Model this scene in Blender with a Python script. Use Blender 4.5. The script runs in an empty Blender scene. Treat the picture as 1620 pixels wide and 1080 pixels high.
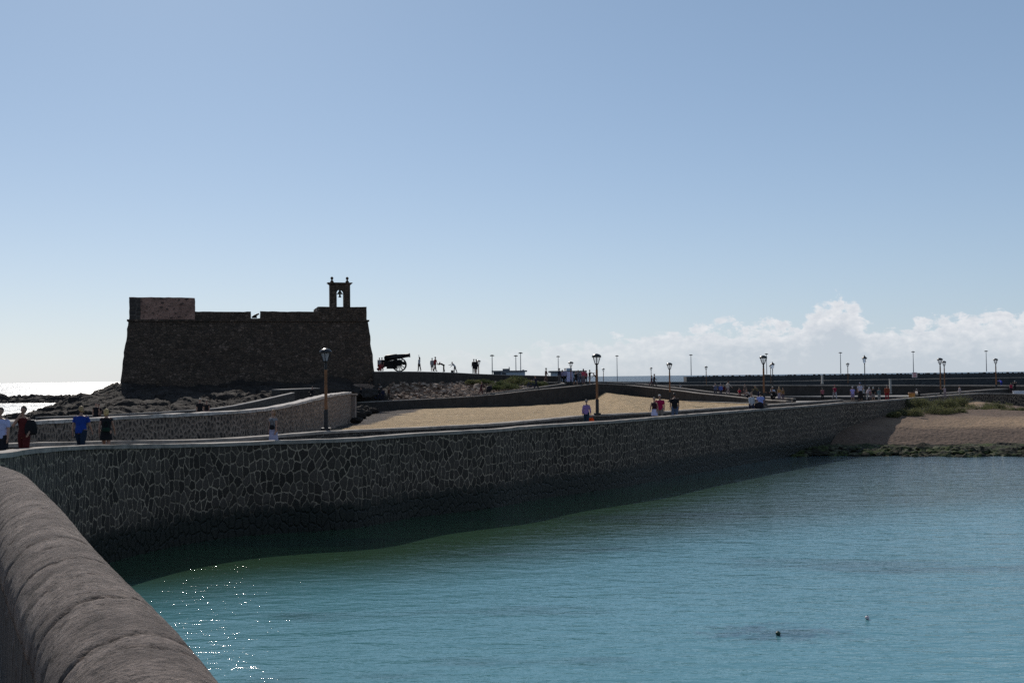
import bpy, bmesh, math, random
from mathutils import Vector, Matrix, noise
R_ = math.radians
sc = bpy.context.scene
COL = sc.collection
# ---------------------------------------------------------------- camera
CAMZ = 6.0; F = 1800.0; W0, H0 = 1620.0, 1080.0
upc = Vector((-0.0113, 1.0, -0.0314)).normalized()
fw = Vector((0, 0, -1)); fw = (fw - upc * fw.dot(upc)).normalized()
rt = fw.cross(upc)
R3 = Matrix((rt, fw, upc))                    # rows: world X, Y, Z in camera space
cam = bpy.data.cameras.new('camera'); camo = bpy.data.objects.new('camera', cam); COL.objects.link(camo)
cam.sensor_width = 36.0; cam.lens = 36.0 * F / W0; cam.clip_start = 0.1; cam.clip_end = 90000
camo.matrix_world = Matrix.Translation((0, 0, CAMZ)) @ R3.to_4x4()
sc.camera = camo
# ---------------------------------------------------------------- light and sky
SUN_AZ, SUN_EL = -17.0, 32.0                  # degrees right of +Y, above the horizon
sdir = Vector((math.sin(R_(SUN_AZ)) * math.cos(R_(SUN_EL)), math.cos(R_(SUN_AZ)) * math.cos(R_(SUN_EL)), math.sin(R_(SUN_EL))))
sl = bpy.data.lights.new('sun', 'SUN'); sl.energy = 3.8; sl.angle = R_(0.53); sl.color = (1.0, 0.93, 0.84)
so = bpy.data.objects.new('sun', sl); COL.objects.link(so); so.rotation_euler = sdir.to_track_quat('Z', 'Y').to_euler(); so.location = (0, 0, 60)
sc.view_settings.view_transform = 'Standard'; sc.view_settings.look = 'None'; sc.view_settings.gamma = 1; sc.view_settings.exposure = 0.0
sc.render.engine = 'CYCLES'; sc.cycles.use_denoising = False; sc.cycles.max_bounces = 5; sc.cycles.sample_clamp_indirect = 4

class NT:
    def __init__(s, nt): s.nt = nt; s.n = nt.nodes; s.l = nt.links
    def add(s, t, **k):
        nd = s.n.new(t)
        for a, v in k.items(): setattr(nd, a, v)
        return nd
    def set(s, nd, i, v):
        if hasattr(v, 'is_output') or isinstance(v, bpy.types.NodeSocket): s.l.new(v, nd.inputs[i])
        else: nd.inputs[i].default_value = v
    def math(s, op, a, b=None, c=None, clamp=False):
        nd = s.add('ShaderNodeMath', operation=op, use_clamp=clamp)
        s.set(nd, 0, a)
        if b is not None: s.set(nd, 1, b)
        if c is not None: s.set(nd, 2, c)
        return nd.outputs[0]
    def mapr(s, v, a, b, c=0.0, d=1.0, smooth=False):
        nd = s.add('ShaderNodeMapRange'); nd.clamp = True
        if smooth: nd.interpolation_type = 'SMOOTHSTEP'
        s.set(nd, 0, v); s.set(nd, 1, a); s.set(nd, 2, b); s.set(nd, 3, c); s.set(nd, 4, d)
        return nd.outputs[0]
    def mix(s, f, a, b, mode='MIX'):
        nd = s.add('ShaderNodeMix', data_type='RGBA', blend_type=mode)
        s.set(nd, 0, f); s.set(nd, 6, a); s.set(nd, 7, b)
        return nd.outputs[2]
    def noise(s, vec, scale, detail=4, rough=.55, dist=0.0, dim='3D'):
        nd = s.add('ShaderNodeTexNoise', noise_dimensions=dim)
        if vec is not None: s.l.new(vec, nd.inputs['Vector'])
        nd.inputs['Scale'].default_value = scale; nd.inputs['Detail'].default_value = detail
        nd.inputs['Roughness'].default_value = rough; nd.inputs['Distortion'].default_value = dist
        return nd.outputs[0]
    def voro(s, vec, scale, feat='F1', rand=1.0, dim='3D'):
        nd = s.add('ShaderNodeTexVoronoi', voronoi_dimensions=dim, feature=feat)
        s.l.new(vec, nd.inputs['Vector']); nd.inputs['Scale'].default_value = scale; nd.inputs['Randomness'].default_value = rand
        return nd
    def mapping(s, vec, scale=(1, 1, 1), rot=(0, 0, 0), loc=(0, 0, 0)):
        nd = s.add('ShaderNodeMapping'); s.l.new(vec, nd.inputs[0])
        nd.inputs['Scale'].default_value = scale; nd.inputs['Rotation'].default_value = rot; nd.inputs['Location'].default_value = loc
        return nd.outputs[0]
    def bump(s, h, strength, dist=.02, normal=None):
        nd = s.add('ShaderNodeBump'); s.set(nd, 'Height', h); nd.inputs['Strength'].default_value = strength; nd.inputs['Distance'].default_value = dist
        if normal is not None: s.l.new(normal, nd.inputs['Normal'])
        return nd.outputs[0]
def C3(c): return (c[0], c[1], c[2], 1.0)

w = bpy.data.worlds.new('World'); sc.world = w; w.use_nodes = True
N = NT(w.node_tree); N.n.clear()
sky = N.add('ShaderNodeTexSky', sky_type='NISHITA'); sky.sun_disc = False
sky.sun_elevation = R_(SUN_EL); sky.sun_rotation = R_(SUN_AZ)
sky.altitude = 0; sky.air_density = 0.65; sky.dust_density = 0.16; sky.ozone_density = 2.6
SKY_S = 0.077
tc = N.add('ShaderNodeTexCoord').outputs['Generated']
sx = N.add('ShaderNodeSeparateXYZ'); N.l.new(tc, sx.inputs[0])
az = N.math('MULTIPLY', N.math('ARCTAN2', sx.outputs[0], sx.outputs[1]), 57.29578)      # degrees
el = N.math('MULTIPLY', N.math('ARCSINE', sx.outputs[2]), 57.29578)
cv = N.add('ShaderNodeCombineXYZ'); N.l.new(az, cv.inputs[0]); N.l.new(N.math('MULTIPLY', el, 1.5), cv.inputs[1])
# height of the cloud bank over the horizon by direction
prof = N.add('ShaderNodeFloatCurve'); N.l.new(N.mapr(az, -30, 60), prof.inputs[1])
cm = prof.mapping.curves[0]
pts = [(-30, .0), (-10, .05), (-3, .13), (2, .21), (8, .27), (12, .33), (14.2, .31), (15.1, .44), (16.6, .44), (17.6, .30), (21, .31), (25, .33), (32, .4), (45, .2), (60, 0)]
cm.points[0].location = ((pts[0][0] + 30) / 90, pts[0][1]); cm.points[1].location = (1, 0)
for a, b in pts[1:-1]: cm.points.new((a + 30) / 90, b)
prof.mapping.update()
n1 = N.noise(cv.outputs[0], .9, 9, .62, .3); n2 = N.noise(cv.outputs[0], .4, 3, .5)
top = N.math('ADD', N.math('MULTIPLY', prof.outputs[0], 7.9), N.math('ADD', N.math('MULTIPLY', N.math('SUBTRACT', n1, .5), 3.2), N.math('MULTIPLY', N.math('SUBTRACT', n2, .5), 2.0)))
cm_ = N.mapr(N.math('SUBTRACT', top, el), 0.0, .4, 0, 1, True)
cm_ = N.math('MULTIPLY', cm_, N.mapr(prof.outputs[0], .03, .3))
edge = N.mapr(N.math('ADD', N.math('SUBTRACT', top, el), N.math('MULTIPLY', N.math('SUBTRACT', N.noise(cv.outputs[0], 1.6, 5, .6), .5), 2.4)), .2, 2.0, 1, 0)
n3 = N.noise(cv.outputs[0], 2.2, 6, .6)
ccol = N.mix(N.math('MULTIPLY', edge, N.mapr(n3, .3, .7, .5, 1)), (7.0, 7.7, 8.6, 1), (10.9, 11.0, 11.3, 1))
cm_ = N.math('MULTIPLY', cm_, N.mapr(el, -.5, 2.4, .4, .95))
hz = N.math('MULTIPLY', N.math('EXPONENT', N.math('MULTIPLY', N.math('MAXIMUM', el, 0.0), -1 / 6.0)), .9)
hcol = N.mix(N.mapr(az, -24, 26), (9.9, 9.9, 9.9, 1), (6.7, 7.5, 8.4, 1))
tint = N.mix(hz, N.mix(.36, N.mix(1.0, sky.outputs[0], (1.02, 1.12, 1.10, 1), 'MULTIPLY'), (5.0, 6.8, 9.1, 1)), hcol)
skyc = N.mix(cm_, tint, ccol)
bg = N.add('ShaderNodeBackground'); N.l.new(skyc, bg.inputs[0]); bg.inputs[1].default_value = SKY_S
wo = N.add('ShaderNodeOutputWorld'); N.l.new(bg.outputs[0], wo.inputs[0])

# ---------------------------------------------------------------- geometry helpers
Rw = R3.transposed()
def ray(px, py):
    v = Vector((px - W0 / 2, -(py - H0 / 2), -F))
    return Vector((rt.dot(v), fw.dot(v), upc.dot(v)))
def P(px, py, d):
    r = ray(px, py); t = d / r.y; return Vector((r.x * t, d, CAMZ + r.z * t))
def Gz(px, py, z):
    r = ray(px, py); t = (z - CAMZ) / r.z; return Vector((r.x * t, r.y * t, z))
class MB:
    def __init__(s): s.v = []; s.f = []; s.uv = []; s.m = []; s.use_uv = False
    def vert(s, p): s.v.append(tuple(p)); return len(s.v) - 1
    def face(s, idx, uv=None, m=0):
        s.f.append(tuple(idx)); s.uv.append(uv); s.m.append(m)
        if uv: s.use_uv = True
    def quad(s, a, b, c, d, uv=None, m=0):
        i = len(s.v); s.v += [tuple(a), tuple(b), tuple(c), tuple(d)]; s.face((i, i + 1, i + 2, i + 3), uv, m)
    def box(s, c, sz, rz=0.0, taper=1.0, M=None, m=0):
        hx, hy, hz = sz[0] / 2, sz[1] / 2, sz[2] / 2; pts = []
        for z in (-1, 1):
            k = taper if z > 0 else 1.0
            for x, y in ((-1, -1), (1, -1), (1, 1), (-1, 1)):
                p = Vector((x * hx * k, y * hy * k, z * hz))
                if rz: p = Matrix.Rotation(rz, 3, 'Z') @ p
                p = p + Vector(c)
                if M is not None: p = M @ p
                pts.append(p)
        i = len(s.v); s.v += [tuple(p) for p in pts]
        for q in ((3, 2, 1, 0), (4, 5, 6, 7), (0, 1, 5, 4), (1, 2, 6, 5), (2, 3, 7, 6), (3, 0, 4, 7)): s.face([i + k for k in q], m=m)
    def tube(s, pts, rad, n=8, flat=None, cap=True, m=0, ref=None):
        pts = [Vector(p) for p in pts]; rings = []
        if not isinstance(rad, (list, tuple)): rad = [rad] * len(pts)
        for i, p in enumerate(pts):
            a = pts[max(0, i - 1)]; b = pts[min(len(pts) - 1, i + 1)]
            d = (b - a).normalized() if (b - a).length > 1e-6 else Vector((0, 0, 1))
            u = Vector(ref) if ref is not None else (Vector((1, 0, 0)) if abs(d.x) < .9 else Vector((0, 1, 0)))
            u = (u - d * u.dot(d)).normalized(); v = d.cross(u)
            r = rad[i]; rx, ry = (r if isinstance(r, (tuple, list)) else (r, r if flat is None else r * flat))
            k = len(s.v)
            for j in range(n):
                t = 2 * math.pi * j / n; s.v.append(tuple(p + u * math.cos(t) * rx + v * math.sin(t) * ry))
            rings.append(k)
        for a, b in zip(rings, rings[1:]):
            for j in range(n): s.face((a + j, a + (j + 1) % n, b + (j + 1) % n, b + j), m=m)
        if cap:
            s.face([rings[0] + j for j in reversed(range(n))], m=m); s.face([rings[-1] + j for j in range(n)], m=m)
    def lathe(s, c, prof, n=12, m=0):
        c = Vector(c); s.tube([c + Vector((0, 0, z)) for r, z in prof], [max(r, .0005) for r, z in prof], n, m=m)
    def ell(s, c, r, n=10, k=6, M=None, m=0):
        i0 = len(s.v); c = Vector(c); r = (r, r, r) if not isinstance(r, (tuple, list)) else r
        for a in range(k + 1):
            th = math.pi * a / k
            for j in range(n):
                t = 2 * math.pi * j / n
                p = Vector((math.sin(th) * math.cos(t) * r[0], math.sin(th) * math.sin(t) * r[1], math.cos(th) * r[2]))
                if a in (0, k): p = Vector((math.cos(t) * r[0] * .01, math.sin(t) * r[1] * .01, r[2] * (1 if a == 0 else -1)))
                if M is not None: p = M @ p
                s.v.append(tuple(c + p))
        for a in range(k):
            for j in range(n):
                s.face((i0 + a * n + j, i0 + (a + 1) * n + j, i0 + (a + 1) * n + (j + 1) % n, i0 + a * n + (j + 1) % n), m=m)
        s.face([i0 + j for j in range(n)], m=m); s.face([i0 + k * n + j for j in reversed(range(n))], m=m)
    def mesh(s, name, mats, smooth=False):
        me = bpy.data.meshes.new(name); me.from_pydata(s.v, [], s.f)
        for m in (mats if isinstance(mats, (list, tuple)) else [mats]): me.materials.append(m)
        if s.use_uv:
            uvl = me.uv_layers.new(name='UVMap'); k = 0
            buf = []
            for f, u in zip(s.f, s.uv):
                for q in range(len(f)): buf += list(u[q]) if u else [0, 0]
            uvl.data.foreach_set('uv', buf)
        if any(s.m): me.polygons.foreach_set('material_index', s.m)
        if smooth: me.polygons.foreach_set('use_smooth', [True] * len(me.polygons))
        me.update(); return me
    def build(s, name, mats, parent=None, smooth=False, loc=None, fix=True):
        me = s.mesh(name, mats, smooth)
        if fix:
            bm = bmesh.new(); bm.from_mesh(me); bmesh.ops.recalc_face_normals(bm, faces=bm.faces); bm.to_mesh(me); bm.free()
        o = bpy.data.objects.new(name, me); COL.objects.link(o)
        if parent is not None: o.parent = parent
        if loc is not None: o.location = loc
        return o
def tag(o, label=None, cat=None, group=None, kind=None):
    if label: o['label'] = label
    if cat: o['category'] = cat
    if group: o['group'] = group
    if kind: o['kind'] = kind
    return o
def empty(name, loc, label, cat, group=None, rz=0.0):
    o = bpy.data.objects.new(name, None); COL.objects.link(o); o.location = loc; o.rotation_euler = (0, 0, rz); o.empty_display_size = .3
    return tag(o, label, cat, group)
def copy_tree(o, parent=None):
    c = o.copy(); COL.objects.link(c); c.parent = parent
    for ch in list(o.children): copy_tree(ch, c)
    return c
def catmull(pts, step):
    """smooth polyline of n-D tuples, resampled"""
    out = []; n = len(pts); V = [list(p) for p in pts]
    for i in range(n - 1):
        p0, p1, p2, p3 = V[max(i - 1, 0)], V[i], V[i + 1], V[min(i + 2, n - 1)]
        L = math.dist(p1[:2], p2[:2]); k = max(1, int(L / step))
        for j in range(k):
            t = j / k
            out.append(tuple(.5 * (2 * b + (c - a) * t + (2 * a - 5 * b + 4 * c - d) * t * t + (-a + 3 * b - 3 * c + d) * t ** 3) for a, b, c, d in zip(p0, p1, p2, p3)))
    out.append(tuple(V[-1])); return out
def resample(pts, n):
    pts = [Vector(p) for p in pts]; L = [0]
    for a, b in zip(pts, pts[1:]): L.append(L[-1] + (b - a).length)
    out = []; k = 0
    for i in range(n):
        t = L[-1] * i / (n - 1)
        while k < len(L) - 2 and L[k + 1] < t: k += 1
        s = (t - L[k]) / max(1e-9, L[k + 1] - L[k]); out.append(pts[k].lerp(pts[k + 1], min(1, max(0, s))))
    return out
def fbm(p, o=4):
    return noise.fractal(Vector(p), 1.0, 2.1, o, noise_basis='PERLIN_ORIGINAL')
def hsh(v): return (math.sin(v.x * 12.9898 + v.y * 78.233 + v.z * 37.719) * 43758.5453) % 1.0
def blocks(q, s):
    w = q * s; w = w + Vector((fbm(w * 1.3, 2), fbm(w * 1.3 + Vector((3, 7, 0)), 2), 0)) * .35; d, pts = noise.voronoi(w); p = pts[0]; h = hsh(p); t = (w - p)
    return h + .9 * (hsh(p * 1.7) - .5) * t.x + .9 * (hsh(p * 2.3) - .5) * t.y - .5 * max(0, .12 - (d[1] - d[0])) / .12
def patch(name, rows, nu, nv, mat, disp=None, smooth=True):
    """surface lofted through several polylines"""
    RR = [resample(r, nu) for r in rows]; m = MB(); m.use_uv = False
    cols = []
    for i in range(nu): cols.append(resample([r[i] for r in RR], nv) if len(rows) == 2 else resample_keep([r[i] for r in RR], nv))
    for i in range(nu):
        for j in range(nv):
            p = cols[i][j].copy()
            if disp: p = disp(p, i / (nu - 1), j / (nv - 1))
            m.v.append(tuple(p))
    for i in range(nu - 1):
        for j in range(nv - 1):
            a = i * nv + j; m.face((a, a + nv, a + nv + 1, a + 1))
    o = m.build(name, mat, smooth=smooth, fix=False)
    me = o.data
    up = sum(p.normal.z for p in me.polygons)
    if up < 0: me.flip_normals()
    return o
def resample_keep(pts, n):
    k = len(pts) - 1; out = []
    for i in range(n):
        t = k * i / (n - 1); a = min(int(t), k - 1); out.append(pts[a].lerp(pts[a + 1], t - a))
    return out
def wall(name, pts, th, mat, capmat, label, cat='wall', cap_h=.12, over=.04, step=.8, side=1, rough=.012, group=None, lip=0.0, smooth_path=True):
    """pts: (x, y, ztop, zbase). The path is the visible face; thickness goes to the `side` of travel."""
    Q = catmull(pts, step) if smooth_path else [tuple(p) for p in pts]
    root = empty(name, (Q[0][0], Q[0][1], Q[0][3]), label, cat, group); O = Vector(root.location)
    body = MB(); cap = MB(); s = 0.0; pr = None; sec = []
    for i, q in enumerate(Q):
        a = Q[max(0, i - 1)]; b = Q[min(len(Q) - 1, i + 1)]
        d = Vector((b[0] - a[0], b[1] - a[1], 0)).normalized(); nrm = Vector((-d.y, d.x, 0)) * side
        if pr: s += math.dist(q[:2], pr[:2])
        pr = q; sec.append((Vector((q[0], q[1], 0)), nrm, q[2], q[3], s))
    def J(s_, k): return rough * fbm((s_ * 1.7, k * 9.1, .3), 3)
    for (p, n, zt, zb, s1), (p2, n2, zt2, zb2, s2) in zip(sec, sec[1:]):
        f0, f1 = p + Vector((0, 0, zb)), p2 + Vector((0, 0, zb2)); t0, t1 = p + Vector((0, 0, zt - cap_h)), p2 + Vector((0, 0, zt2 - cap_h))
        body.quad(f0 - O, f1 - O, t1 - O, t0 - O, [(s1, zb), (s2, zb2), (s2, zt2 - cap_h), (s1, zt - cap_h)])
        a, b, c, d = f0 + n * th, f1 + n2 * th, t1 + n2 * th, t0 + n * th
        body.quad(b - O, a - O, d - O, c - O, [(s2 + 50, zb2), (s1 + 50, zb), (s1 + 50, zt - cap_h), (s2 + 50, zt2 - cap_h)])
        q = []
        for (pp, nn, zz, ss) in ((p, n, zt, s1), (p2, n2, zt2, s2)):
            q.append([pp - nn * (over + J(ss, 1)) + Vector((0, 0, zz - cap_h + J(ss, 2))), pp - nn * (over + J(ss, 3)) + Vector((0, 0, zz - .015 + J(ss, 4))),
                      pp - nn * (over - .03) + Vector((0, 0, zz + J(ss, 5))), pp + nn * (th + over - .03) + Vector((0, 0, zz + J(ss, 6))),
                      pp + nn * (th + over) + Vector((0, 0, zz - .02)), pp + nn * (th + over) + Vector((0, 0, zz - cap_h))])
        for k in range(6):
            k2 = (k + 1) % 6; cap.quad(q[0][k] - O, q[1][k] - O, q[1][k2] - O, q[0][k2] - O, [(s1, k * .1), (s2, k * .1), (s2, k * .1 + .1), (s1, k * .1 + .1)])
    for e, sg in ((0, 1), (-1, -1)):
        p, n, zt, zb, s1 = sec[e]
        a, b = p + Vector((0, 0, zb)), p + n * th + Vector((0, 0, zb)); c, d = p + n * th + Vector((0, 0, zt - cap_h)), p + Vector((0, 0, zt - cap_h))
        body.quad(a - O, b - O, c - O, d - O, [(0, zb), (th, zb), (th, zt), (0, zt)])
        a, b = p - n * over + Vector((0, 0, zt - cap_h)), p + n * (th + over) + Vector((0, 0, zt - cap_h)); up = Vector((0, 0, cap_h))
        cap.quad(a - O, b - O, b + up - O, a + up - O)
    bm = body.build('wall_body', mat, root); cm = cap.build('coping', capmat, root)
    for o in (bm, cm):                          # weld the strips so the normals stay consistent
        b_ = bmesh.new(); b_.from_mesh(o.data); bmesh.ops.remove_doubles(b_, verts=b_.verts, dist=1e-5); bmesh.ops.recalc_face_normals(b_, faces=b_.faces); b_.to_mesh(o.data); b_.free()
    return root, sec

# ---------------------------------------------------------------- materials
MATS = {}
def newmat(name):
    m = bpy.data.materials.new(name); m.use_nodes = True; n = NT(m.node_tree); b = m.node_tree.nodes['Principled BSDF']; return m, n, b
def plain(name, col, rough=.7, var=.25, nscale=6.0, metal=0.0, bump=0.0, spec=.3, emit=None):
    if name in MATS: return MATS[name]
    m, n, b = newmat(name); tc = n.add('ShaderNodeTexCoord').outputs['Object']
    nz = n.noise(tc, nscale, 4)
    lo = tuple(c * (1 - var) for c in col); hi = tuple(min(1, c * (1 + var)) for c in col)
    n.l.new(n.mix(n.mapr(nz, .3, .7), C3(lo), C3(hi)), b.inputs['Base Color'])
    b.inputs['Roughness'].default_value = rough; b.inputs['Metallic'].default_value = metal; b.inputs['Specular IOR Level'].default_value = spec
    if bump: n.l.new(n.bump(n.noise(tc, nscale * 3, 5), bump, .02), b.inputs['Normal'])
    MATS[name] = m; return m
def rubble(name, su, sv, stone, stone2, mortar, mw=.055, rand=.85, src='uv', wet=None, bump=.6, warm=None, speck=0.0):
    """irregular stones bedded in mortar. su, sv = stones per metre along and up"""
    m, n, b = newmat(name); t = n.add('ShaderNodeTexCoord')
    if src == 'uv': base = t.outputs['UV']; sp = n.add('ShaderNodeSeparateXYZ'); n.l.new(base, sp.inputs[0]); U, V = sp.outputs[0], sp.outputs[1]
    else:
        sp = n.add('ShaderNodeSeparateXYZ'); n.l.new(t.outputs['Object'], sp.inputs[0])
        U = n.math('ADD', sp.outputs[0], sp.outputs[1]); V = sp.outputs[2]
    cb = n.add('ShaderNodeCombineXYZ'); n.l.new(n.math('MULTIPLY', U, su), cb.inputs[0]); n.l.new(n.math('MULTIPLY', V, sv), cb.inputs[1])
    wn = n.add('ShaderNodeTexNoise', noise_dimensions='2D'); n.l.new(cb.outputs[0], wn.inputs['Vector']); wn.inputs['Scale'].default_value = 2.3; wn.inputs['Detail'].default_value = 2
    wv = n.add('ShaderNodeVectorMath', operation='MULTIPLY_ADD'); n.l.new(wn.outputs['Color'], wv.inputs[0]); wv.inputs[1].default_value = (.28, .28, 0); n.l.new(cb.outputs[0], wv.inputs[2])
    ve = n.voro(wv.outputs[0], 1.0, 'DISTANCE_TO_EDGE', rand, '2D'); vc = n.voro(wv.outputs[0], 1.0, 'F1', rand, '2D')
    fine = n.noise(cb.outputs[0], 5.0, 5, .65, 0, '2D')
    d = n.math('ADD', ve.outputs['Distance'], n.math('MULTIPLY', n.math('SUBTRACT', fine, .5), .05))
    mask = n.mapr(d, mw * .6, mw * 1.5, 1, 0, True)       # 1 = mortar
    sep = n.add('ShaderNodeSeparateColor'); n.l.new(vc.outputs['Color'], sep.inputs[0])
    sc_ = n.mix(sep.outputs[0], C3(stone), C3(stone2))
    sc_ = n.mix(n.mapr(fine, .3, .75, 0, .5), sc_, C3(tuple(c * .55 for c in stone)))
    if warm: sc_ = n.mix(n.math('MULTIPLY', n.mapr(sep.outputs[1], .72, .8), n.mapr(n.noise(cb.outputs[0], .25, 3, .6, 0, '2D'), .45, .62)), sc_, C3(warm))
    big = n.noise(cb.outputs[0], .35, 4, .6, 0, '2D')
    mc = n.mix(n.mapr(big, .35, .65), C3(mortar), C3(tuple(c * .6 for c in mortar)))
    col = n.mix(mask, sc_, mc)
    if wet:
        z0, z1 = wet
        zz = n.math('ADD', V, n.math('MULTIPLY', n.math('SUBTRACT', n.noise(cb.outputs[0], .8, 4, .6, 0, '2D'), .5), .9))
        wm = n.mapr(zz, z0, z1, 1, 0, True)
        col = n.mix(wm, col, n.mix(n.mapr(fine, .35, .7), (.008, .009, .008, 1), (.020, .022, .014, 1)))
        n.l.new(n.mapr(wm, 0, 1, .85, .45), b.inputs['Roughness'])
    else: b.inputs['Roughness'].default_value = .88
    b.inputs['Specular IOR Level'].default_value = .25
    n.l.new(col, b.inputs['Base Color'])
    h = n.math('ADD', n.mapr(d, 0, .16), n.math('MULTIPLY', fine, .4))
    n.l.new(n.bump(h, bump, .05), b.inputs['Normal'])
    MATS[name] = m; return m
M_sea = None
seawall = rubble('seawall_stone', 3.8, 2.4, (.040, .031, .025), (.112, .086, .069), (.38, .29, .21), .055, .8, wet=(.75, 1.35))
lowwall = rubble('kerb_wall_stone', 5.0, 3.2, (.042, .037, .034), (.068, .06, .054), (.17, .145, .12), .05)
pinkwall = rubble('pale_rubble_wall', 5.2, 3.6, (.045, .038, .034), (.11, .085, .07), (.33, .245, .19), .20, .95)
castle_m = rubble('castle_masonry', 2.3, 3.4, (.050, .037, .028), (.125, .086, .062), (.066, .049, .038), .07, .95, src='obj', warm=(.15, .105, .08), bump=1.0)
plaster_m = rubble('castle_plaster', 1.5, 2.1, (.05, .035, .03), (.09, .06, .05), (.34, .20, .155), .34, 1.0, src='obj', bump=.8)
quoin_m = rubble('castle_quoin', 1.1, 2.0, (.05, .042, .038), (.075, .06, .052), (.12, .10, .085), .05, .35, src='obj')
plainwall = rubble('dark_wall', 2.2, 1.6, (.042, .036, .032), (.062, .052, .046), (.068, .058, .05), .06, .9, bump=.4)
farwall = rubble('far_wall', .6, .6, (.05, .05, .052), (.066, .066, .068), (.085, .083, .082), .06, .9, bump=.3)
capstone = plain('coping_stone', (.25, .215, .185), .85, .3, 3.0, bump=.5)
capfine = plain('pale_coping', (.42, .37, .33), .9, .35, 5.0, bump=.6)
capdark = plain('dark_coping', (.16, .15, .145), .85, .3, 3.0, bump=.4)
pave = plain('paving', (.24, .22, .20), .85, .2, 2.0, bump=.3)
def groundmat(name, cols, scale=.25, fine=6.0, bump=.5, dist=.05, rough=.95):
    m, n, b = newmat(name); t = n.add('ShaderNodeTexCoord').outputs['Object']
    a = n.noise(t, scale, 5, .6); f = n.noise(t, fine, 6, .7); g = n.voro(t, fine * .8)
    c = n.mix(n.mapr(a, .35, .65), C3(cols[0]), C3(cols[1]))
    c = n.mix(n.mapr(f, .45, .75, 0, .8), c, C3(cols[2]))
    c = n.mix(n.mapr(g.outputs['Distance'], .0, .22, .55, 0), c, C3(tuple(x * .45 for x in cols[0])))
    n.l.new(c, b.inputs['Base Color']); b.inputs['Roughness'].default_value = rough; b.inputs['Specular IOR Level'].default_value = .15
    n.l.new(n.bump(n.math('ADD', f, n.math('MULTIPLY', g.outputs['Distance'], .6)), bump, dist), b.inputs['Normal'])
    MATS[name] = m; return m
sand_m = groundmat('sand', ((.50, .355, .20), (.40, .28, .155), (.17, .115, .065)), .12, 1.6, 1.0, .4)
def sand_dark_left():  # sand colour turns dark brown towards low X, with a ragged edge
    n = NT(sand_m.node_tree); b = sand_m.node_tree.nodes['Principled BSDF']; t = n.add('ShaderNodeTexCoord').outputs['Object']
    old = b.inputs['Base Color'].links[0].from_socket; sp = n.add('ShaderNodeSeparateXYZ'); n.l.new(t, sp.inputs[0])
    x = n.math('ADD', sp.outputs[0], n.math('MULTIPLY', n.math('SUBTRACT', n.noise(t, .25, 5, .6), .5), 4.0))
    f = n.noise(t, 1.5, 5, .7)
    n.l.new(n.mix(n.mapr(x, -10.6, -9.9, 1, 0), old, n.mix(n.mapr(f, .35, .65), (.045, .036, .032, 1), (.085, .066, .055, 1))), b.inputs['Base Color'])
sand_dark_left()
rock_m = groundmat('rock', ((.024, .020, .018), (.046, .036, .030), (.016, .014, .013)), .25, 1.1, 1.0, .35)
rubg_m = groundmat('rubble_ground', ((.24, .15, .105), (.13, .092, .07), (.33, .25, .19)), .18, 1.6, 1.0, .3)
# beach: dark pebbles below, orange sand above
def beachmat():
    m, n, b = newmat('beach'); t = n.add('ShaderNodeTexCoord').outputs['Object']
    sp = n.add('ShaderNodeSeparateXYZ'); n.l.new(t, sp.inputs[0])
    a = n.noise(t, .12, 5, .6); f = n.noise(t, 3.0, 6, .75); g = n.voro(t, 3.5)
    z = n.math('ADD', sp.outputs[2], n.math('MULTIPLY', n.math('SUBTRACT', a, .5), 1.0))
    peb = n.mix(n.mapr(f, .35, .7), (.095, .064, .048, 1), (.175, .12, .088, 1)); peb = n.mix(n.mapr(g.outputs['Distance'], 0, .25, .7, 0), peb, (.04, .033, .03, 1))
    snd = n.mix(n.mapr(f, .4, .7), (.40, .27, .165, 1), (.30, .20, .125, 1))
    right = n.mapr(n.math('ADD', sp.outputs[0], n.math('MULTIPLY', a, 14)), 34, 52)
    band = n.math('MULTIPLY', n.math('MULTIPLY', n.mapr(z, 1.25, 1.45), n.mapr(z, 1.85, 2.1, 1, 0)), right)
    c = n.mix(band, peb, snd); c = n.mix(n.math('MULTIPLY', n.mapr(z, 2.6, 2.8), n.mapr(sp.outputs[1], 108, 114)), c, snd)
    c = n.mix(n.mapr(z, .2, .55, 1, 0), c, n.mix(n.mapr(f, .45, .6), (.03, .032, .02, 1), (.075, .10, .03, 1)))
    n.l.new(c, b.inputs['Base Color']); b.inputs['Roughness'].default_value = .95; b.inputs['Specular IOR Level'].default_value = .15
    n.l.new(n.bump(n.math('ADD', f, g.outputs['Distance']), .8, .08), b.inputs['Normal']); return m
beach_m = beachmat()
def algae():
    m, n, b = newmat('algae_rock'); t = n.add('ShaderNodeTexCoord').outputs['Object']
    a = n.noise(t, .7, 5, .7); f = n.noise(t, 4, 4)
    c = n.mix(n.mapr(a, .46, .56), (.030, .027, .020, 1), (.062, .078, .028, 1)); c = n.mix(n.mapr(n.noise(t, .9, 4, .6), .52, .62, 0, .85), c, (.16, .155, .10, 1)); c = n.mix(n.mapr(f, .46, .60, 0, .9), c, (.02, .02, .016, 1))
    n.l.new(c, b.inputs['Base Color']); b.inputs['Roughness'].default_value = .9; b.inputs['Specular IOR Level'].default_value = .08
    n.l.new(n.bump(f, .8, .08), b.inputs['Normal']); return m
algae_m = algae()
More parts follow.
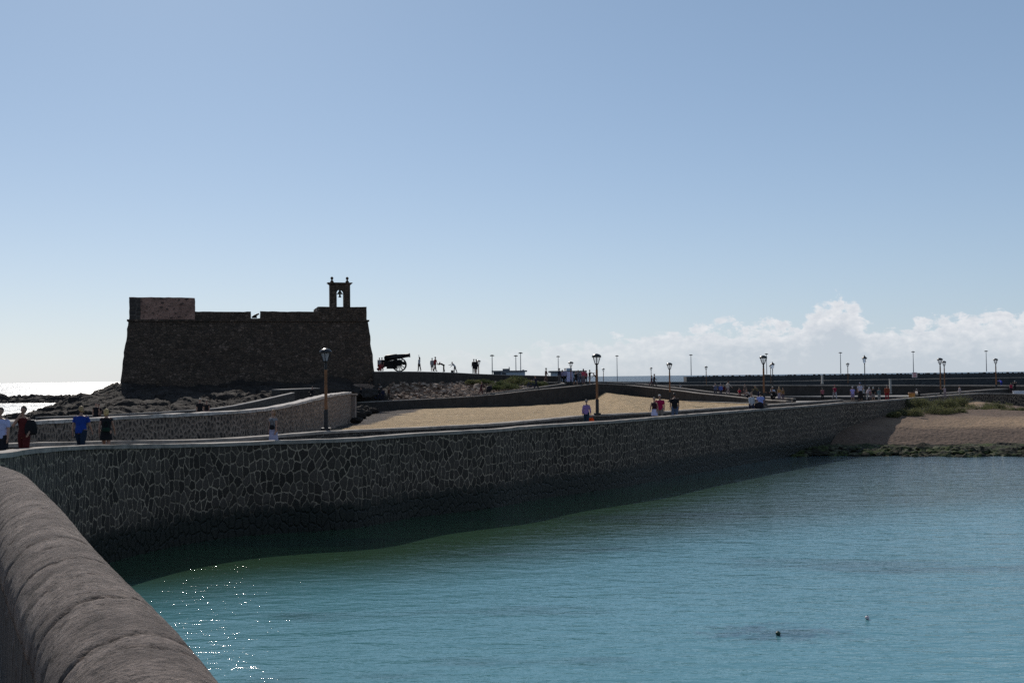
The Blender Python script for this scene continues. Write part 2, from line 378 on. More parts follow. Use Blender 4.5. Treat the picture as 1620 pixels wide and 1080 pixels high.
def water(name, c1, c2, rough, waves, bstr, cscale=.03, green=False):
    m, n, b = newmat(name); t = n.add('ShaderNodeTexCoord').outputs['Object']
    a = n.noise(t, cscale, 3, .5)
    col = n.mix(n.mapr(a, .35, .65), C3(c1), C3(c2))
    if green:
        sp = n.add('ShaderNodeSeparateXYZ'); n.l.new(t, sp.inputs[0])
        # sea bed shows green over the weed by the wall foot, teal over clear sand nearer the bridge
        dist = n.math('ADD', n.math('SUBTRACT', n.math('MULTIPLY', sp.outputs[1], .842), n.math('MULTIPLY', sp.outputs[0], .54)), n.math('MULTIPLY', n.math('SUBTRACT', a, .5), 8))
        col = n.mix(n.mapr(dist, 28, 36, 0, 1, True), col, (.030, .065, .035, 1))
        f = n.noise(n.mapping(t, (.06, .16, 1)), 1.0, 4, .6)
        col = n.mix(n.mapr(f, .56, .66, 0, .55), col, (.020, .035, .03, 1))
        col = n.mix(n.mapr(sp.outputs[1], 60, 84, 0, .7), col, (.085, .115, .14, 1))
        wp = Gz(1228, 1000, 0); dd = n.add('ShaderNodeVectorMath', operation='LENGTH'); n.l.new(n.mapping(t, (.55, 1.0, 1), loc=(-wp.x * .55, -wp.y, 0)), dd.inputs[0])
        dk = n.mapr(n.math('ADD', dd.outputs['Value'], n.math('MULTIPLY', n.math('SUBTRACT', n.noise(t, 1.6, 4, .7), .5), 3.0)), .3, 1.1, .55, 0)   # patch of weed on the bed
        col = n.mix(dk, col, (.025, .035, .06, 1))
    n.l.new(col, b.inputs['Base Color']); b.inputs['Roughness'].default_value = rough; b.inputs['IOR'].default_value = 1.333
    b.inputs['Specular IOR Level'].default_value = .5
    h = None
    for (sx_, sy_, s, amp, det) in waves:
        q = n.math('MULTIPLY', n.noise(n.mapping(t, (sx_, sy_, 1), (0, 0, .25)), s, det, .55, .6), amp)
        h = q if h is None else n.math('ADD', h, q)
    n.l.new(n.bump(h, bstr, 1.0), b.inputs['Normal']); return m
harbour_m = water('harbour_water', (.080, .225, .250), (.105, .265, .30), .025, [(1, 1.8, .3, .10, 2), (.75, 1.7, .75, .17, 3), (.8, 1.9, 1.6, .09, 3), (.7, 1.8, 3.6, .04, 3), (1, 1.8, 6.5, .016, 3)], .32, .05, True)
sea_m = water('open_sea', (.012, .03, .045), (.015, .035, .05), .30, [(1, 2.5, .02, 6.0, 4), (1, 2, .06, 2.5, 3), (1, 1.5, .15, .9, 3), (1, 1.6, .7, .35, 3)], .8)

# ---------------------------------------------------------------- water
m = MB(); S = 45000.0; m.quad((-S, -400, -.03), (S, -400, -.03), (S, S, -.03), (-S, S, -.03)); tag(m.build('sea', sea_m), kind='structure')
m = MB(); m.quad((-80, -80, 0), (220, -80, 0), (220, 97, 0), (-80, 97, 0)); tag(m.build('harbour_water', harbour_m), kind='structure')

# ---------------------------------------------------------------- bridge parapet in the foreground
def parapet():
    path = [(1.22, -1.6, 5.36), (-.05, .9, 5.385), (-.965, 2.84, 5.40), (-1.76, 4.4, 5.40), (-2.52, 5.97, 5.39), (-3.22, 7.4, 5.36), (-3.86, 8.7, 5.33), (-4.35, 9.5, 5.32), (-5.1, 10.7, 5.29), (-6.4, 12.8, 5.2), (-8.6, 16.8, 4.98), (-11, 21, 4.75), (-13.0, 24.6, 4.5), (-13.25, 27.0, 4.36)]
    Q = catmull(path, .022); root = empty('bridge_parapet', (path[0][0], path[0][1], 4.4), 'rounded grey stone parapet of the bridge in the near left corner', 'parapet'); O = Vector(root.location)
    rnd = random.Random(5); L = [0]
    for a, b in zip(Q, Q[1:]): L.append(L[-1] + math.dist(a[:2], b[:2]))
    grooves = []; s = .3
    while s < L[-1]:
        big = rnd.random() < .35; grooves.append((s, (.017 if big else .007) * rnd.uniform(.7, 1.3), (.010 if big else .012), rnd.uniform(-1, 1), rnd.random() * 50)); s += rnd.uniform(.10, .42)
    cap = MB(); body = MB(); K = 30; rings = []; GR = []
    HWID, HH = .188, .20
    for i, q in enumerate(Q):
        a = Q[max(0, i - 1)]; b = Q[min(len(Q) - 1, i + 1)]; d = Vector((b[0] - a[0], b[1] - a[1], 0)).normalized(); nr = Vector((d.y, -d.x, 0))   # to the right: the water side
        s = L[i]; near = [g for g in grooves if abs(g[0] - s) < .12]; ring = []
        for k in range(K + 1):
            th = math.pi * k / K; cx, cz = math.cos(th), math.sin(th)
            r = 1 + .012 * fbm((s * 1.3, th * 1.1, 2.0), 4)
            r += .008 * fbm((s * 9, th * 1.8, 7.0), 4) + .010 * fbm((s * 26, th * 5.2, 1.0), 3); chip = max(0.0, fbm((s * 7, th * 1.4, 20.0), 4) - .30); r -= .045 * chip; gd = min(.5, 1.2 * chip)
            for g in near:
                off = s - g[0] - .030 * g[3] * math.cos(th) - .020 * fbm((th * 2.3, g[4], 0), 3)
                q_ = math.exp(-(off / g[2]) ** 2) * min(1.3, .2 + 2.2 * abs(fbm((th * 2.5, g[4], 3), 3))); r -= g[1] / HH * q_; gd = max(gd, q_ * g[1] / .012)
            p = Vector((q[0], q[1], q[2] - HH)) + nr * (cx * HWID * r) + Vector((0, 0, (max(0.0, cz) ** .85) * HH * r)) - O
            ring.append(cap.vert(p)); GR.append(gd)
        rings.append((ring, Vector((q[0], q[1], 0)), nr, q[2] - HH, s))
    for (a, _, _, _, s1), (b, _, _, _, s2) in zip(rings, rings[1:]):
        for k in range(K): cap.face((a[k], b[k], b[k + 1], a[k + 1]), [(s1, k / K * .7), (s2, k / K * .7), (s2, (k + 1) / K * .7), (s1, (k + 1) / K * .7)])
        cap.face((a[0], a[K], b[K], b[0]), [(0, 0)] * 4)
    st = rings[::12]
    if st[-1] is not rings[-1]: st.append(rings[-1])
    for (_, p, n1, z1, s1), (_, p2, n2, z2, s2) in zip(st, st[1:]):
        for sg in (1, -1):
            hw = .13; lo = -1.6
            if sg < 0: lo = 3.9
            q = [p + n1 * hw * sg + Vector((0, 0, lo)), p2 + n2 * hw * sg + Vector((0, 0, lo)), p2 + n2 * hw * sg + Vector((0, 0, z2 - .004)), p + n1 * hw * sg + Vector((0, 0, z1 - .004))]
            body.quad(*[x - O for x in q], uv=[(s1, lo), (s2, lo), (s2, z2), (s1, z1)])
    m, n, b = newmat('weathered_cap'); t = n.add('ShaderNodeTexCoord'); u = t.outputs['UV']; ob = t.outputs['Object']
    f1 = n.noise(ob, 60, 4, .75); f2 = n.noise(n.mapping(u, (1.6, 1.6, 1)), 4.0, 8, .75, .5); f3 = n.noise(ob, 3.5, 5, .65)
    c = n.mix(n.mapr(f2, .3, .7), (.10, .078, .068, 1), (.38, .305, .265, 1)); c = n.mix(n.mapr(n.noise(ob, 34, 4, .8), .50, .62, 0, .75), c, (.035, .028, .026, 1)); c = n.mix(n.mapr(f3, .38, .62, 0, .7), c, (.085, .066, .06, 1))
    vv = n.voro(ob, 26.0); c = n.mix(n.math('MULTIPLY', n.mapr(vv.outputs['Distance'], .08, .3, .95, 0), n.mapr(n.noise(ob, 7.0, 3), .48, .60)), c, (.035, .03, .03, 1))
    n.l.new(c, b.inputs['Base Color']); b.inputs['Roughness'].default_value = .93; b.inputs['Specular IOR Level'].default_value = .2
    n.l.new(n.bump(n.math('ADD', f1, n.math('MULTIPLY', f2, 1.2)), 1.0, .022), b.inputs['Normal'])
    ga = n.add('ShaderNodeAttribute', attribute_name='joint_dirt'); c = n.mix(n.mapr(ga.outputs['Fac'], .15, .7, 0, .95), b.inputs['Base Color'].links[0].from_socket, (.022, .018, .016, 1)); n.l.new(c, b.inputs['Base Color'])
    co = cap.build('rounded_cap', m, root, smooth=True, fix=False); at_ = co.data.attributes.new('joint_dirt', 'FLOAT', 'POINT'); at_.data.foreach_set('value', GR)
    body.build('wall_body', rubble('parapet_stone', 3.2, 2.4, (.04, .035, .033), (.07, .06, .055), (.10, .085, .08), .05), root, fix=False)
    # deck of the bridge
    m2 = MB(); QQ = catmull([(x, y, z) for x, y, z in path], .8); dk = []
    for i, q in enumerate(QQ):
        a = QQ[max(0, i - 1)]; b_ = QQ[min(len(QQ) - 1, i + 1)]; d = Vector((b_[0] - a[0], b_[1] - a[1], 0)).normalized(); nr = Vector((d.y, -d.x, 0)); p = Vector((q[0], q[1], q[2] - 1.0)); dk.append((p - nr * .1, p - nr * 4.6))
    for (a, b_), (c_, d_) in zip(dk, dk[1:]):
        m2.quad(a, c_, d_, b_); dn = Vector((0, 0, -1.2)); m2.quad(b_, d_, d_ + dn, b_ + dn)
    mm, n, b = newmat('brick_paving'); t = n.add('ShaderNodeTexCoord').outputs['Object']
    br = n.add('ShaderNodeTexBrick'); n.l.new(n.mapping(t, (1, 1, 1), (0, 0, .46)), br.inputs[0]); br.inputs['Scale'].default_value = 5; br.inputs['Color1'].default_value = (.26, .19, .14, 1); br.inputs['Color2'].default_value = (.20, .15, .115, 1); br.inputs['Mortar'].default_value = (.06, .05, .045, 1); br.inputs['Mortar Size'].default_value = .03
    n.l.new(br.outputs[0], b.inputs['Base Color']); b.inputs['Roughness'].default_value = .9
    tag(m2.build('bridge_deck', mm), kind='structure')
parapet()

# ---------------------------------------------------------------- the quay: front sea wall, walkway, kerb wall
FRONT = [(0, 716, 4.30), (44, 709.6, 4.22), (118, 704.4, 4.03), (178, 703, 3.90), (240, 702.2, 3.78), (300, 701.5, 3.68), (368, 699.7, 3.62), (438, 696.6, 3.62), (560, 692.6, 3.62), (658, 685, 3.62), (780, 678.5, 3.62), (850, 672.6, 3.62), (980, 664.4, 3.62), (1058, 657.8, 3.62), (1192, 647.4, 3.62), (1288, 640.4, 3.62)]
fp = [(-13.3, 26.6, 4.36, -1.5)] + [(*Gz(*q)[:2], q[2], -1.5) for q in FRONT]
FRONT2 = [(1334, 636.3), (1380, 634), (1439, 629.4), (1491, 625.2), (1539, 622), (1575, 621.3)]
fp += [(*Gz(x, y, 3.62)[:2], 3.62, -1.5) for x, y in FRONT2]
g = Gz(1583, 621.5, 3.62); e = Gz(1650, 626, 3.62)
fp += [(x_, y_, 3.62, -1.5) for x_, y_ in ()] + [(58.6, 128.6, 3.44, -1.5), (66, 127.5, 3.2, -1.5), (77, 124, 3.1, -1.5)]
_, fsec = wall('harbour_wall', fp, .45, seawall, capstone, 'long dark basalt sea wall curving from the left edge along the harbour water', 'sea wall', .14, .05, .7, 1, .02)
BACK = [(-60, 704, 4.35), (15, 700.7, 4.2), (178, 697, 3.85), (321, 695, 3.66), (424, 689, 3.62), (515, 682, 3.62), (640, 676.5, 3.62), (780, 669.6, 3.62), (858, 663, 3.62), (940, 656, 3.62), (1029, 651.9, 3.62), (1088, 648, 3.62), (1180, 642, 3.62), (1334, 631.6, 3.62)]
bp = [(*Gz(*q)[:2], q[2], 1.5) for q in BACK]
wall('kerb_wall', bp, .5, lowwall, capstone, 'low stone kerb wall on the inner side of the quay walkway', 'wall', .12, .04, .8, 1, .02)
walk_f = [p_ + n_ * .25 + Vector((0, 0, zt_ - .60)) for p_, n_, zt_, zb_, s_ in fsec if p_.x < 51]
walk_b = [Vector((q[0], q[1], q[2] - .60)) + Vector((0, .2, 0)) for q in bp] + [P(1420, 628, 112) * 1.0, P(1500, 620, 132), P(1600, 616, 150)]
for v in walk_b[-3:]: v.z = 3.02
patch('walkway', [walk_f, walk_b], 260, 4, pave)['kind'] = 'structure'

# ---------------------------------------------------------------- wall C: pale rubble wall curving up to the right
Cp = [(-70, 669, 38), (15, 667, 41), (74, 664.4, 43.5), (178, 659, 48), (274, 654.3, 51), (368, 650, 54), (428, 644.6, 58), (473, 636, 62), (520, 624.6, 70), (555, 619.8, 86)]
cp = [(*P(*q), 1.5) for q in Cp]
wall('curved_rubble_wall', cp, .55, pinkwall, capfine, 'pale rubble wall with dark stones and a chalky top curving behind the walkers', 'wall', .14, .05, .7, 1, .035)
m = MB(); q = P(557, 621, 86.5); m.box((0, 0, 1.6), (.55, .7, 3.2)); m.box((0, 0, 3.26), (.75, .9, .12)); tag(m.build('end_pillar', plain('pillar_stone', (.20, .165, .145), .9, .35, 3.0, bump=.5), loc=(q.x, q.y, q.z - 3.4)), 'square pillar ending the curved rubble wall', 'pillar')
# low walls behind
Dp = [(60, 659, 78), (120, 657.5, 80), (180, 655, 82), (270, 650.3, 84), (340, 645.5, 88), (391, 637.3, 95), (466, 620.6, 108)]
wall('ramp_wall', [(*P(*q), 1.2) for q in Dp], .35, lowwall, capdark, 'thin low wall climbing a ramp behind the pale curved wall', 'wall', .08, .03, 1.0)
wall('block_wall', [(*P(443, 616, 116), 1.5), (*P(506, 613.5, 118), 1.5)], 3, plainwall, capdark, 'short dark wall block below the castle left of the lamp post', 'wall', .08, .03, 1.0)
patch('path', [[P(-60, 690, 60), P(180, 668, 66), P(400, 660, 72), P(520, 650, 84)], [P(-60, 664, 79), P(180, 663, 83), P(391, 655, 96), P(480, 640, 112)]], 40, 4, pave)['kind'] = 'structure'

def boulder(px, py, d, s, seed, label):
    q = P(px, py, d); o = MB(); o.ell((0, 0, s * .35), (s, s * .8, s * .6), 16, 10)
    for k, v in enumerate(o.v): v = Vector(v); w_ = v * (1.6 / s) * .5 + Vector((seed, 0, 0)); o.v[k] = tuple(v + v.normalized() * s * (.30 * fbm(w_, 4) + .25 * (blocks(Vector((w_.x * 2, w_.y * 2 + w_.z, 0)), 1.0) - .5)))
    tag(o.build('boulder', rock_m, loc=(q.x, q.y, q.z)), label, 'boulder', 'boulders at the end of the curved wall')
for a in ((568, 660, 97, .75, 3, 'largest boulder lying right of the square pillar'), (580, 656, 104, .55, 7, 'boulder between the largest one and the causeway wall'), (563, 668, 84, .45, 11, 'small boulder nearest the lamp post at the pillar foot'), (592, 652.5, 116, .6, 17, 'boulder farthest from the pillar against the causeway wall'), (574, 652, 112, .7, 23, 'boulder half hidden behind the largest one')): boulder(*a)
# ---------------------------------------------------------------- sand basin
Ebase = [(500, 655, 118), (560, 653, 128), (658, 646.5, 130), (718, 645, 130), (799, 643, 131), (888, 638, 135), (940, 631, 139), (956, 620, 142), (999, 626, 140), (1058, 632, 134), (1103, 635, 128), (1180, 638, 116), (1240, 641, 105)]
near = [Vector((Gz(x, y, 3.62).x, Gz(x, y, 3.62).y + .4, 3.15)) for x, y in ((424, 689), (515, 682), (640, 676.5), (780, 669.6), (858, 663), (940, 656), (1029, 651.9), (1088, 648), (1180, 642), (1300, 634))]
def dsand(p, u, v):
    k = math.sin(math.pi * min(1, max(0, v))) ; p.z += .12 * fbm(p * .12, 4) * k + .035 * fbm(p * .9, 4); return p
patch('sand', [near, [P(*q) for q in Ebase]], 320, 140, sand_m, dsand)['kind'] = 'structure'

# ---------------------------------------------------------------- wall E: dark causeway walls on the far side of the sand
E1 = [(540, 637, 129), (614, 633.3, 129), (703, 629, 130), (780, 623.7, 130), (843, 616.5, 132), (895, 611.5, 136), (946, 606, 140)]
E2 = [(946, 606, 140), (990, 608.4, 141), (1030, 612.6, 137), (1073, 617.3, 131), (1103, 621.3, 127), (1144, 625.2, 122), (1180, 629, 117), (1214, 632, 111), (1244, 633.8, 106)]
for nm, EE, lb in (('causeway_wall', E1, 'dark smooth causeway wall rising along the back of the sand to the ridge'), ('causeway_wall', E2, 'dark causeway wall running down to the right from the ridge')):
    wall(nm, [(*P(*q), 1.0) for q in EE], .4, plainwall, capstone, lb, 'wall', .10, .04, 1.0, 1, .015)
top1 = [P(*q) + Vector((0, .38, -.16)) for q in E1]; top2 = [P(*q) + Vector((0, .38, -.16)) for q in E2]
patch('causeway_path', [top1 + top2[1:], [p + Vector((.3, 5.0, 0)) for p in top1] + [p + Vector((2.2, 5.0, .0)) for p in top2[1:]]], 60, 3, pave)['kind'] = 'structure'
wall('path_kerb', [(p.x + 1.6, p.y + 3.6, p.z + .30, 1) for p in top2], .3, plainwall, capstone, 'low kerb along the far edge of the path descending right', 'kerb', .1, .02, 1.5)
wall('planting_kerb', [(*P(770, 622.2, 135), 3), (*P(810, 617.4, 136), 3), (*P(852, 612, 138), 3), (*P(886, 607.3, 141), 3), (*P(895.5, 605.9, 143), 3), (*P(885, 604.2, 145), 3), (*P(852, 604, 146), 3)], .3, plainwall, capstone, 'pointed kerb round the shrub bed beside the causeway', 'kerb', .1, .02, 1.5, smooth_path=False)

# ---------------------------------------------------------------- terrace, rubble slope
T1 = [(592, 587.5, 141), (640, 587.2, 143), (703, 588.6, 146), (780, 592, 148), (870, 594.2, 150), (886, 594.4, 150)]
tw = [(*P(*q), 2.5) for q in T1]
wall('terrace_wall', tw, .5, plainwall, capdark, 'dark retaining wall of the castle terrace under the cannon', 'wall', .10, .03, 1.2)
patch('terrace', [[Vector((a, b + .4, c - .03)) for a, b, c, _ in tw], [Vector((a, b + 9, c + .0)) for a, b, c, _ in tw], [Vector((a, b + 14, c - 4)) for a, b, c, _ in tw]], 30, 7, pave)['kind'] = 'structure'
wall('terrace_wall', [(*P(886, 603.2, 147), 2.5), (*P(925, 603.4, 150), 2.5), (*P(960, 603.6, 156), 2.5), (*P(1040, 605, 170), 2.5)], .5, plainwall, capdark, 'low dark wall behind the people on the causeway ridge', 'wall', .1, .03, 1.5)
def drub(p, u, v):
    q = Vector((p.x, p.y, p.z)); k = min(1, 4 * v, 4 * (1 - v)); 
    q.z = 0; p.z += (.35 * fbm(q * .35, 5) + .20 * blocks(q, .7) + .12 * blocks(q, 1.9) - .2) * k; return p
patch('rubble_slope', [[P(530, 645, 126), P(614, 636, 133.5), P(703, 631.5, 134.5), P(780, 626, 135), P(850, 619, 138)], [P(560, 607, 139), P(604, 606.5, 143), P(703, 605.5, 145.8), P(780, 604, 147.8), P(880, 604.5, 149)]], 380, 110, rubg_m, drub, smooth=False)['kind'] = 'structure'

# ---------------------------------------------------------------- castle rock
def rocky(amp, s=.22):
    def f(p, u, v):
        q = Vector((p.x, p.y, p.z * .6)); b = fbm(q * .25, 4); q.z = 0
        p.z += amp * (.9 * b + 1.0 * blocks(q, .24) + .38 * blocks(q, .7) + .12 * blocks(q, 2.0) - .9); return p
    return f
rows = [[P(-160, 700, 88), P(0, 695, 90), P(100, 690, 92), P(250, 672, 96), P(400, 655, 108), P(500, 645, 119), P(545, 640, 129.7), P(610, 634, 131)],
        [P(-160, 676, 92), P(0, 672, 96), P(90, 660, 103), P(180, 643, 110), P(380, 630, 118), P(530, 621, 125), P(615, 618, 133)],
        [P(-160, 670, 96), P(0, 665, 101), P(88, 651, 112), P(140, 629, 122), P(200, 621, 126), P(400, 612, 131), P(560, 607, 136), P(615, 604, 141)],
        [P(-160, 680, 104), P(0, 667, 106), P(88, 640, 124), P(118, 630, 128), P(160, 617, 132), P(184, 609, 134), P(400, 604, 141), P(600, 596, 145)],
        [P(-160, 690, 120), P(0, 672, 118), P(95, 655, 140), P(130, 650, 150), P(185, 640, 160), P(400, 625, 170), P(600, 600, 170)]]
rows[0] = [Vector((v.x, v.y, min(v.z, 1.6 if i < 5 else 2.6))) for i, v in enumerate(rows[0])]
rows[4] = [Vector((v.x, v.y, -.6)) for v in rows[4]]
patch('castle_rock', rows, 460, 230, rock_m, rocky(.62))['kind'] = 'structure'
# reef in the open water on the left
rr = []
for k, (d, z) in enumerate(((338, -.6), (343, .8), (348, 1.9), (356, 1.3), (364, -.6))): rr.append([Vector((x, d, z)) for x in (-230, -180, -150, -134, -124)])
def dreef(p, u, v):
    q = Vector((p.x, p.y, 0)); p.z += (.8 * fbm(q * .08, 4) + .9 * blocks(q, .16) + .9 * blocks(q, .45) - .8) * (1 if v > .02 else 0); return p
patch('reef', rr, 400, 50, rock_m, dreef, smooth=False)['kind'] = 'structure'

# ---------------------------------------------------------------- castle
def castle():
    A = P(187, 612, 134); B = P(597, 604, 142); A.z = B.z = 0
    ux = (B - A).normalized(); uy = Vector((-ux.y, ux.x, 0)); Lw = (B - A).length
    root = empty('castle', (A.x, A.y, 4.6), 'dark square stone fort with sloping walls and a bell gable on the rocks', 'castle'); root.rotation_euler = (0, 0, math.atan2(ux.y, ux.x))
    def loc(px, py, dy=0.0):       # pixel on the front plane -> local x, z
        d0 = A.y + dy
        for _ in range(4):
            q = P(px, py, d0); lx = (q - A).to_2d().dot(ux.to_2d()); d0 = (A + ux * lx + uy * dy).y
        return lx, P(px, py, d0).z - 4.6
    D = 29.0; bat = 1.25
    xl, zc = loc(203, 508, bat); xr, _ = loc(582, 507, bat); zbase = -3.0
    # battered body
    m = MB(); base = [(0 - .3, -.3, zbase), (Lw + .3, -.3, zbase), (Lw + .3, D, zbase), (-.3, D, zbase)]; topv = [(xl, bat, zc), (xr, bat, zc), (xr, D - bat, zc), (xl, D - bat, zc)]
    i = len(m.v); m.v += base + topv
    for q in ((0, 1, 5, 4), (1, 2, 6, 5), (2, 3, 7, 6), (3, 0, 4, 7), (4, 5, 6, 7)): m.face([i + k for k in q])
    b = bmesh.new(); 
    body = m.build('battered_wall', castle_m, root)
    b.from_mesh(body.data); bmesh.ops.subdivide_edges(b, edges=b.edges, cuts=24, use_grid_fill=True)
    for v in b.verts:
        k = .10 * fbm(v.co * .8, 4) + .05 * fbm(v.co * 3, 3)
        if v.co.z < zc - .05: v.co.y -= k if v.co.y < D / 2 else -k; v.co.x += k if v.co.x > Lw / 2 else -k
    b.to_mesh(body.data); b.free()
    def ring(z, h, out, name, mt):
        c = MB(); t = .35
        x0, x1, y0, y1 = xl - out, xr + out, bat - out, D - bat + out
        c.box(((x0 + x1) / 2, y0 + t / 2, z + h / 2), (x1 - x0, t, h)); c.box(((x0 + x1) / 2, y1 - t / 2, z + h / 2), (x1 - x0, t, h))
        c.box((x0 + t / 2, (y0 + y1) / 2, z + h / 2), (t, y1 - y0 - 2 * t, h)); c.box((x1 - t / 2, (y0 + y1) / 2, z + h / 2), (t, y1 - y0 - 2 * t, h)); c.build(name, mt, root)
    ring(zc, .22, .16, 'cornice', castle_m)
    zt = zc + .22
    def blk(name, p0, p1, ytop, dy0, dy1, mt, zb=None, parent=root):
        x0, z1 = loc(p0, ytop, bat + dy0); x1, z2 = loc(p1, ytop, bat + dy0); z = (z1 + z2) / 2; zb = zt if zb is None else zb
        c = MB(); c.box(((x0 + x1) / 2, bat + (dy0 + dy1) / 2, (zb + z) / 2), (x1 - x0, dy1 - dy0, z - zb)); ob = c.build(name, mt, parent)
        b = bmesh.new(); b.from_mesh(ob.data); bmesh.ops.subdivide_edges(b, edges=b.edges, cuts=14, use_grid_fill=True)
        for v in b.verts:
            if v.co.z > zb + .1: v.co += Vector((.04 * fbm(v.co * 1.4, 3), .04 * fbm(v.co * 1.4 + Vector((9, 0, 0)), 3), .05 * fbm(v.co * 1.1 + Vector((0, 9, 0)), 3)))
        b.to_mesh(ob.data); b.free(); return ob, x0, x1, z
    blk('corner_turret', 204.5, 308, 470.3, .05, 7.5, plaster_m)
    blk('turret_quoin', 204.2, 222, 471, -.02, .04, quoin_m)
    blk('parapet', 308.5, 397, 492.8, .05, 1.3, castle_m)
    blk('parapet', 412, 503, 492.8, .05, 1.3, castle_m)
    blk('parapet_sill', 397.2, 411.8, 503.5, .1, 1.2, castle_m)
    ob, bx0, bx1, bz = blk('corner_bastion', 503.5, 580, 485.2, .04, 6.5, castle_m)
    # rear parapets
    c = MB(); c.box(((xl + xr) / 2, D - bat - .6, zt + .6), (xr - xl, 1, 1.2)); c.box((xl + .6, D / 2 + 3, zt + .5), (1, D - 12, 1.0)); c.box((xr - .6, D / 2 + 3, zt + .5), (1, D - 12, 1.0)); c.build('parapet', castle_m, root)
    # bell gable
    gx0, _ = loc(521.5, 480, bat + .8); gx1, gz1 = loc(553.5, 451, bat + .8); ox0, ozt = loc(532.3, 458.3, bat + .8); ox1, _ = loc(543.3, 458, bat + .8)
    y0, y1 = bat + .5, bat + 1.35; g = MB(); oc = (ox0 + ox1) / 2; orad = (ox1 - ox0) / 2; zs = ozt - orad; 
    for a, b_ in ((gx0, ox0), (ox1, gx1)): g.box(((a + b_) / 2, (y0 + y1) / 2, (bz - .1 + gz1) / 2), (b_ - a, y1 - y0, gz1 - bz + .1))
    n = 12; arc = [(oc - orad * math.cos(math.pi * k / n), zs + orad * math.sin(math.pi * k / n)) for k in range(n + 1)]
    for (xa, za), (xb, zb) in zip(arc, arc[1:]):
        for y in (y0 + .002, y1 - .002): g.quad((xa, y, za), (xb, y, zb), (xb, y, gz1), (xa, y, gz1))
        g.quad((xa, y0, za), (xb, y0, zb), (xb, y1, zb), (xa, y1, za)); g.quad((xa, y0, gz1), (xb, y0, gz1), (xb, y1, gz1), (xa, y1, gz1))
    gab = g.build('bell_gable', castle_m, root)
    c = MB(); mid = (gx0 + gx1) / 2; wd = gx1 - gx0
    for k, (o_, z_, h_) in enumerate(((.06, gz1 + .0, .1), (.18, gz1 + .1, .1), (.28, gz1 + .2, .09))): c.box((mid, (y0 + y1) / 2, z_ + h_ / 2), (wd + 2 * o_, y1 - y0 + 2 * o_ * .7, h_))
    c.build('cornice', castle_m, gab)
    for px in (525.3, 549.5):
        fx, _ = loc(px, 445, bat + .8); c = MB(); c.lathe((fx, (y0 + y1) / 2, gz1 + .29), [(.22, 0), (.22, .2), (.12, .26), (.09, .38), (.17, .48), (.19, .58), (.14, .7), (.05, .76)], 10); c.build('finial', castle_m, gab, smooth=True)
    bl = plain('bronze', (.05, .055, .04), .5, .3, metal=.7)
    c = MB(); yb = (y0 + y1) / 2; c.tube([(ox0 - .05, yb, zs - .12), (ox1 + .05, yb, zs - .12)], .035, 6); c.build('bell_beam', bl, gab)
    c = MB(); s = (ox1 - ox0) * .9; c.lathe((oc, yb, zs - .52), [(s * .25, 0), (s * .24, .05), (s * .16, .14), (s * .14, .38), (.04, .42)], 12); c.lathe((oc, yb, zs - .06), [(s * .46, 0), (s * .30, .16), (s * .18, .34), (s * .12, .50), (.02, .56)], 12); c.build('bell', bl, gab, smooth=True)
    return root, A, ux, uy, loc, zt, bat
CA = castle()
M_iron = plain('cast_iron', (.018, .017, .017), .55, .3, metal=.6)
def cannon(scale=1.0):
    q = P(632, 587.3, 146); root = empty('cannon', q, 'big old field cannon with spoked wheels on the terrace beside the castle', 'cannon')
    k = .081; X = lambda px: (px - 632) * k; Z = lambda py: (587.3 - py) * k
    b = MB(); b.tube([(X(608), 0, Z(566.5)), (X(611), 0, Z(566)), (X(628), 0, Z(564)), (X(629), 0, Z(564)), (X(646.5), 0, Z(562)), (X(647), 0, Z(562)), (X(649), 0, Z(561.8))], [.18, .40, .37, .31, .23, .27, .27], 14); b.build('barrel', M_iron, root, smooth=True)
    for sy in (-.55, .55):
        wv = MB(); c = Vector((0, sy, .86)); n = 28; r = .84
        wv.tube([c + Vector((math.cos(2 * math.pi * j / n) * r, 0, math.sin(2 * math.pi * j / n) * r)) for j in range(n + 1)], .065, 6, cap=False, ref=(0, 1, 0))
        for j in range(12): a = 2 * math.pi * j / 12; wv.tube([c, c + Vector((math.cos(a) * r, 0, math.sin(a) * r))], .035, 5)
        wv.tube([c + Vector((0, -.14, 0)), c + Vector((0, .14, 0))], .14, 10); wv.build('wheel', M_iron, root)
    t = MB()
    for sy in (-.3, .3):
        for (x0, z0, x1, z1, h) in ((X(642), .95, X(628), 1.35, .4), (X(630), 1.25, X(612), 1.1, .55), (X(614), 1.0, X(597), .25, .38)):
            t.tube([(x0, sy, z0), (x1, sy, z1)], [(.06, h / 2)] * 2, 6, ref=(0, 1, 0))
    t.box((X(626), 0, .86), (.18, 1.0, .2)); t.box((X(606), 0, .7), (.3, .6, .4)); t.box((X(620), 0, .85), (1.3, .62, 1.0)); t.box((X(630), 0, 1.1), (.9, .62, .8)); t.box((X(605), 0, 1.05), (1.2, .5, .9)); t.build('carriage', M_iron, root)
cannon()
def small_gun():
    root_, A, ux, uy, loc, zt, bat = CA; lx, lz = loc(405, 503, bat + .5)
    pos = A + ux * lx + uy * (bat + .6); o = empty('wall_gun', (pos.x, pos.y, lz + 4.62), 'small dark gun pointing out through the gap in the castle parapet', 'cannon')
    b = MB(); b.tube([(-.45, 0, .12), (-.2, 0, .22), (.35, 0, .52)], [.16, .15, .1], 10); b.build('barrel', M_iron, o, smooth=True); b = MB(); b.box((-.2, 0, .06), (.6, .35, .14)); b.box((-.1, 0, .16), (.35, .3, .1)); b.build('carriage', M_iron, o)
small_gun()

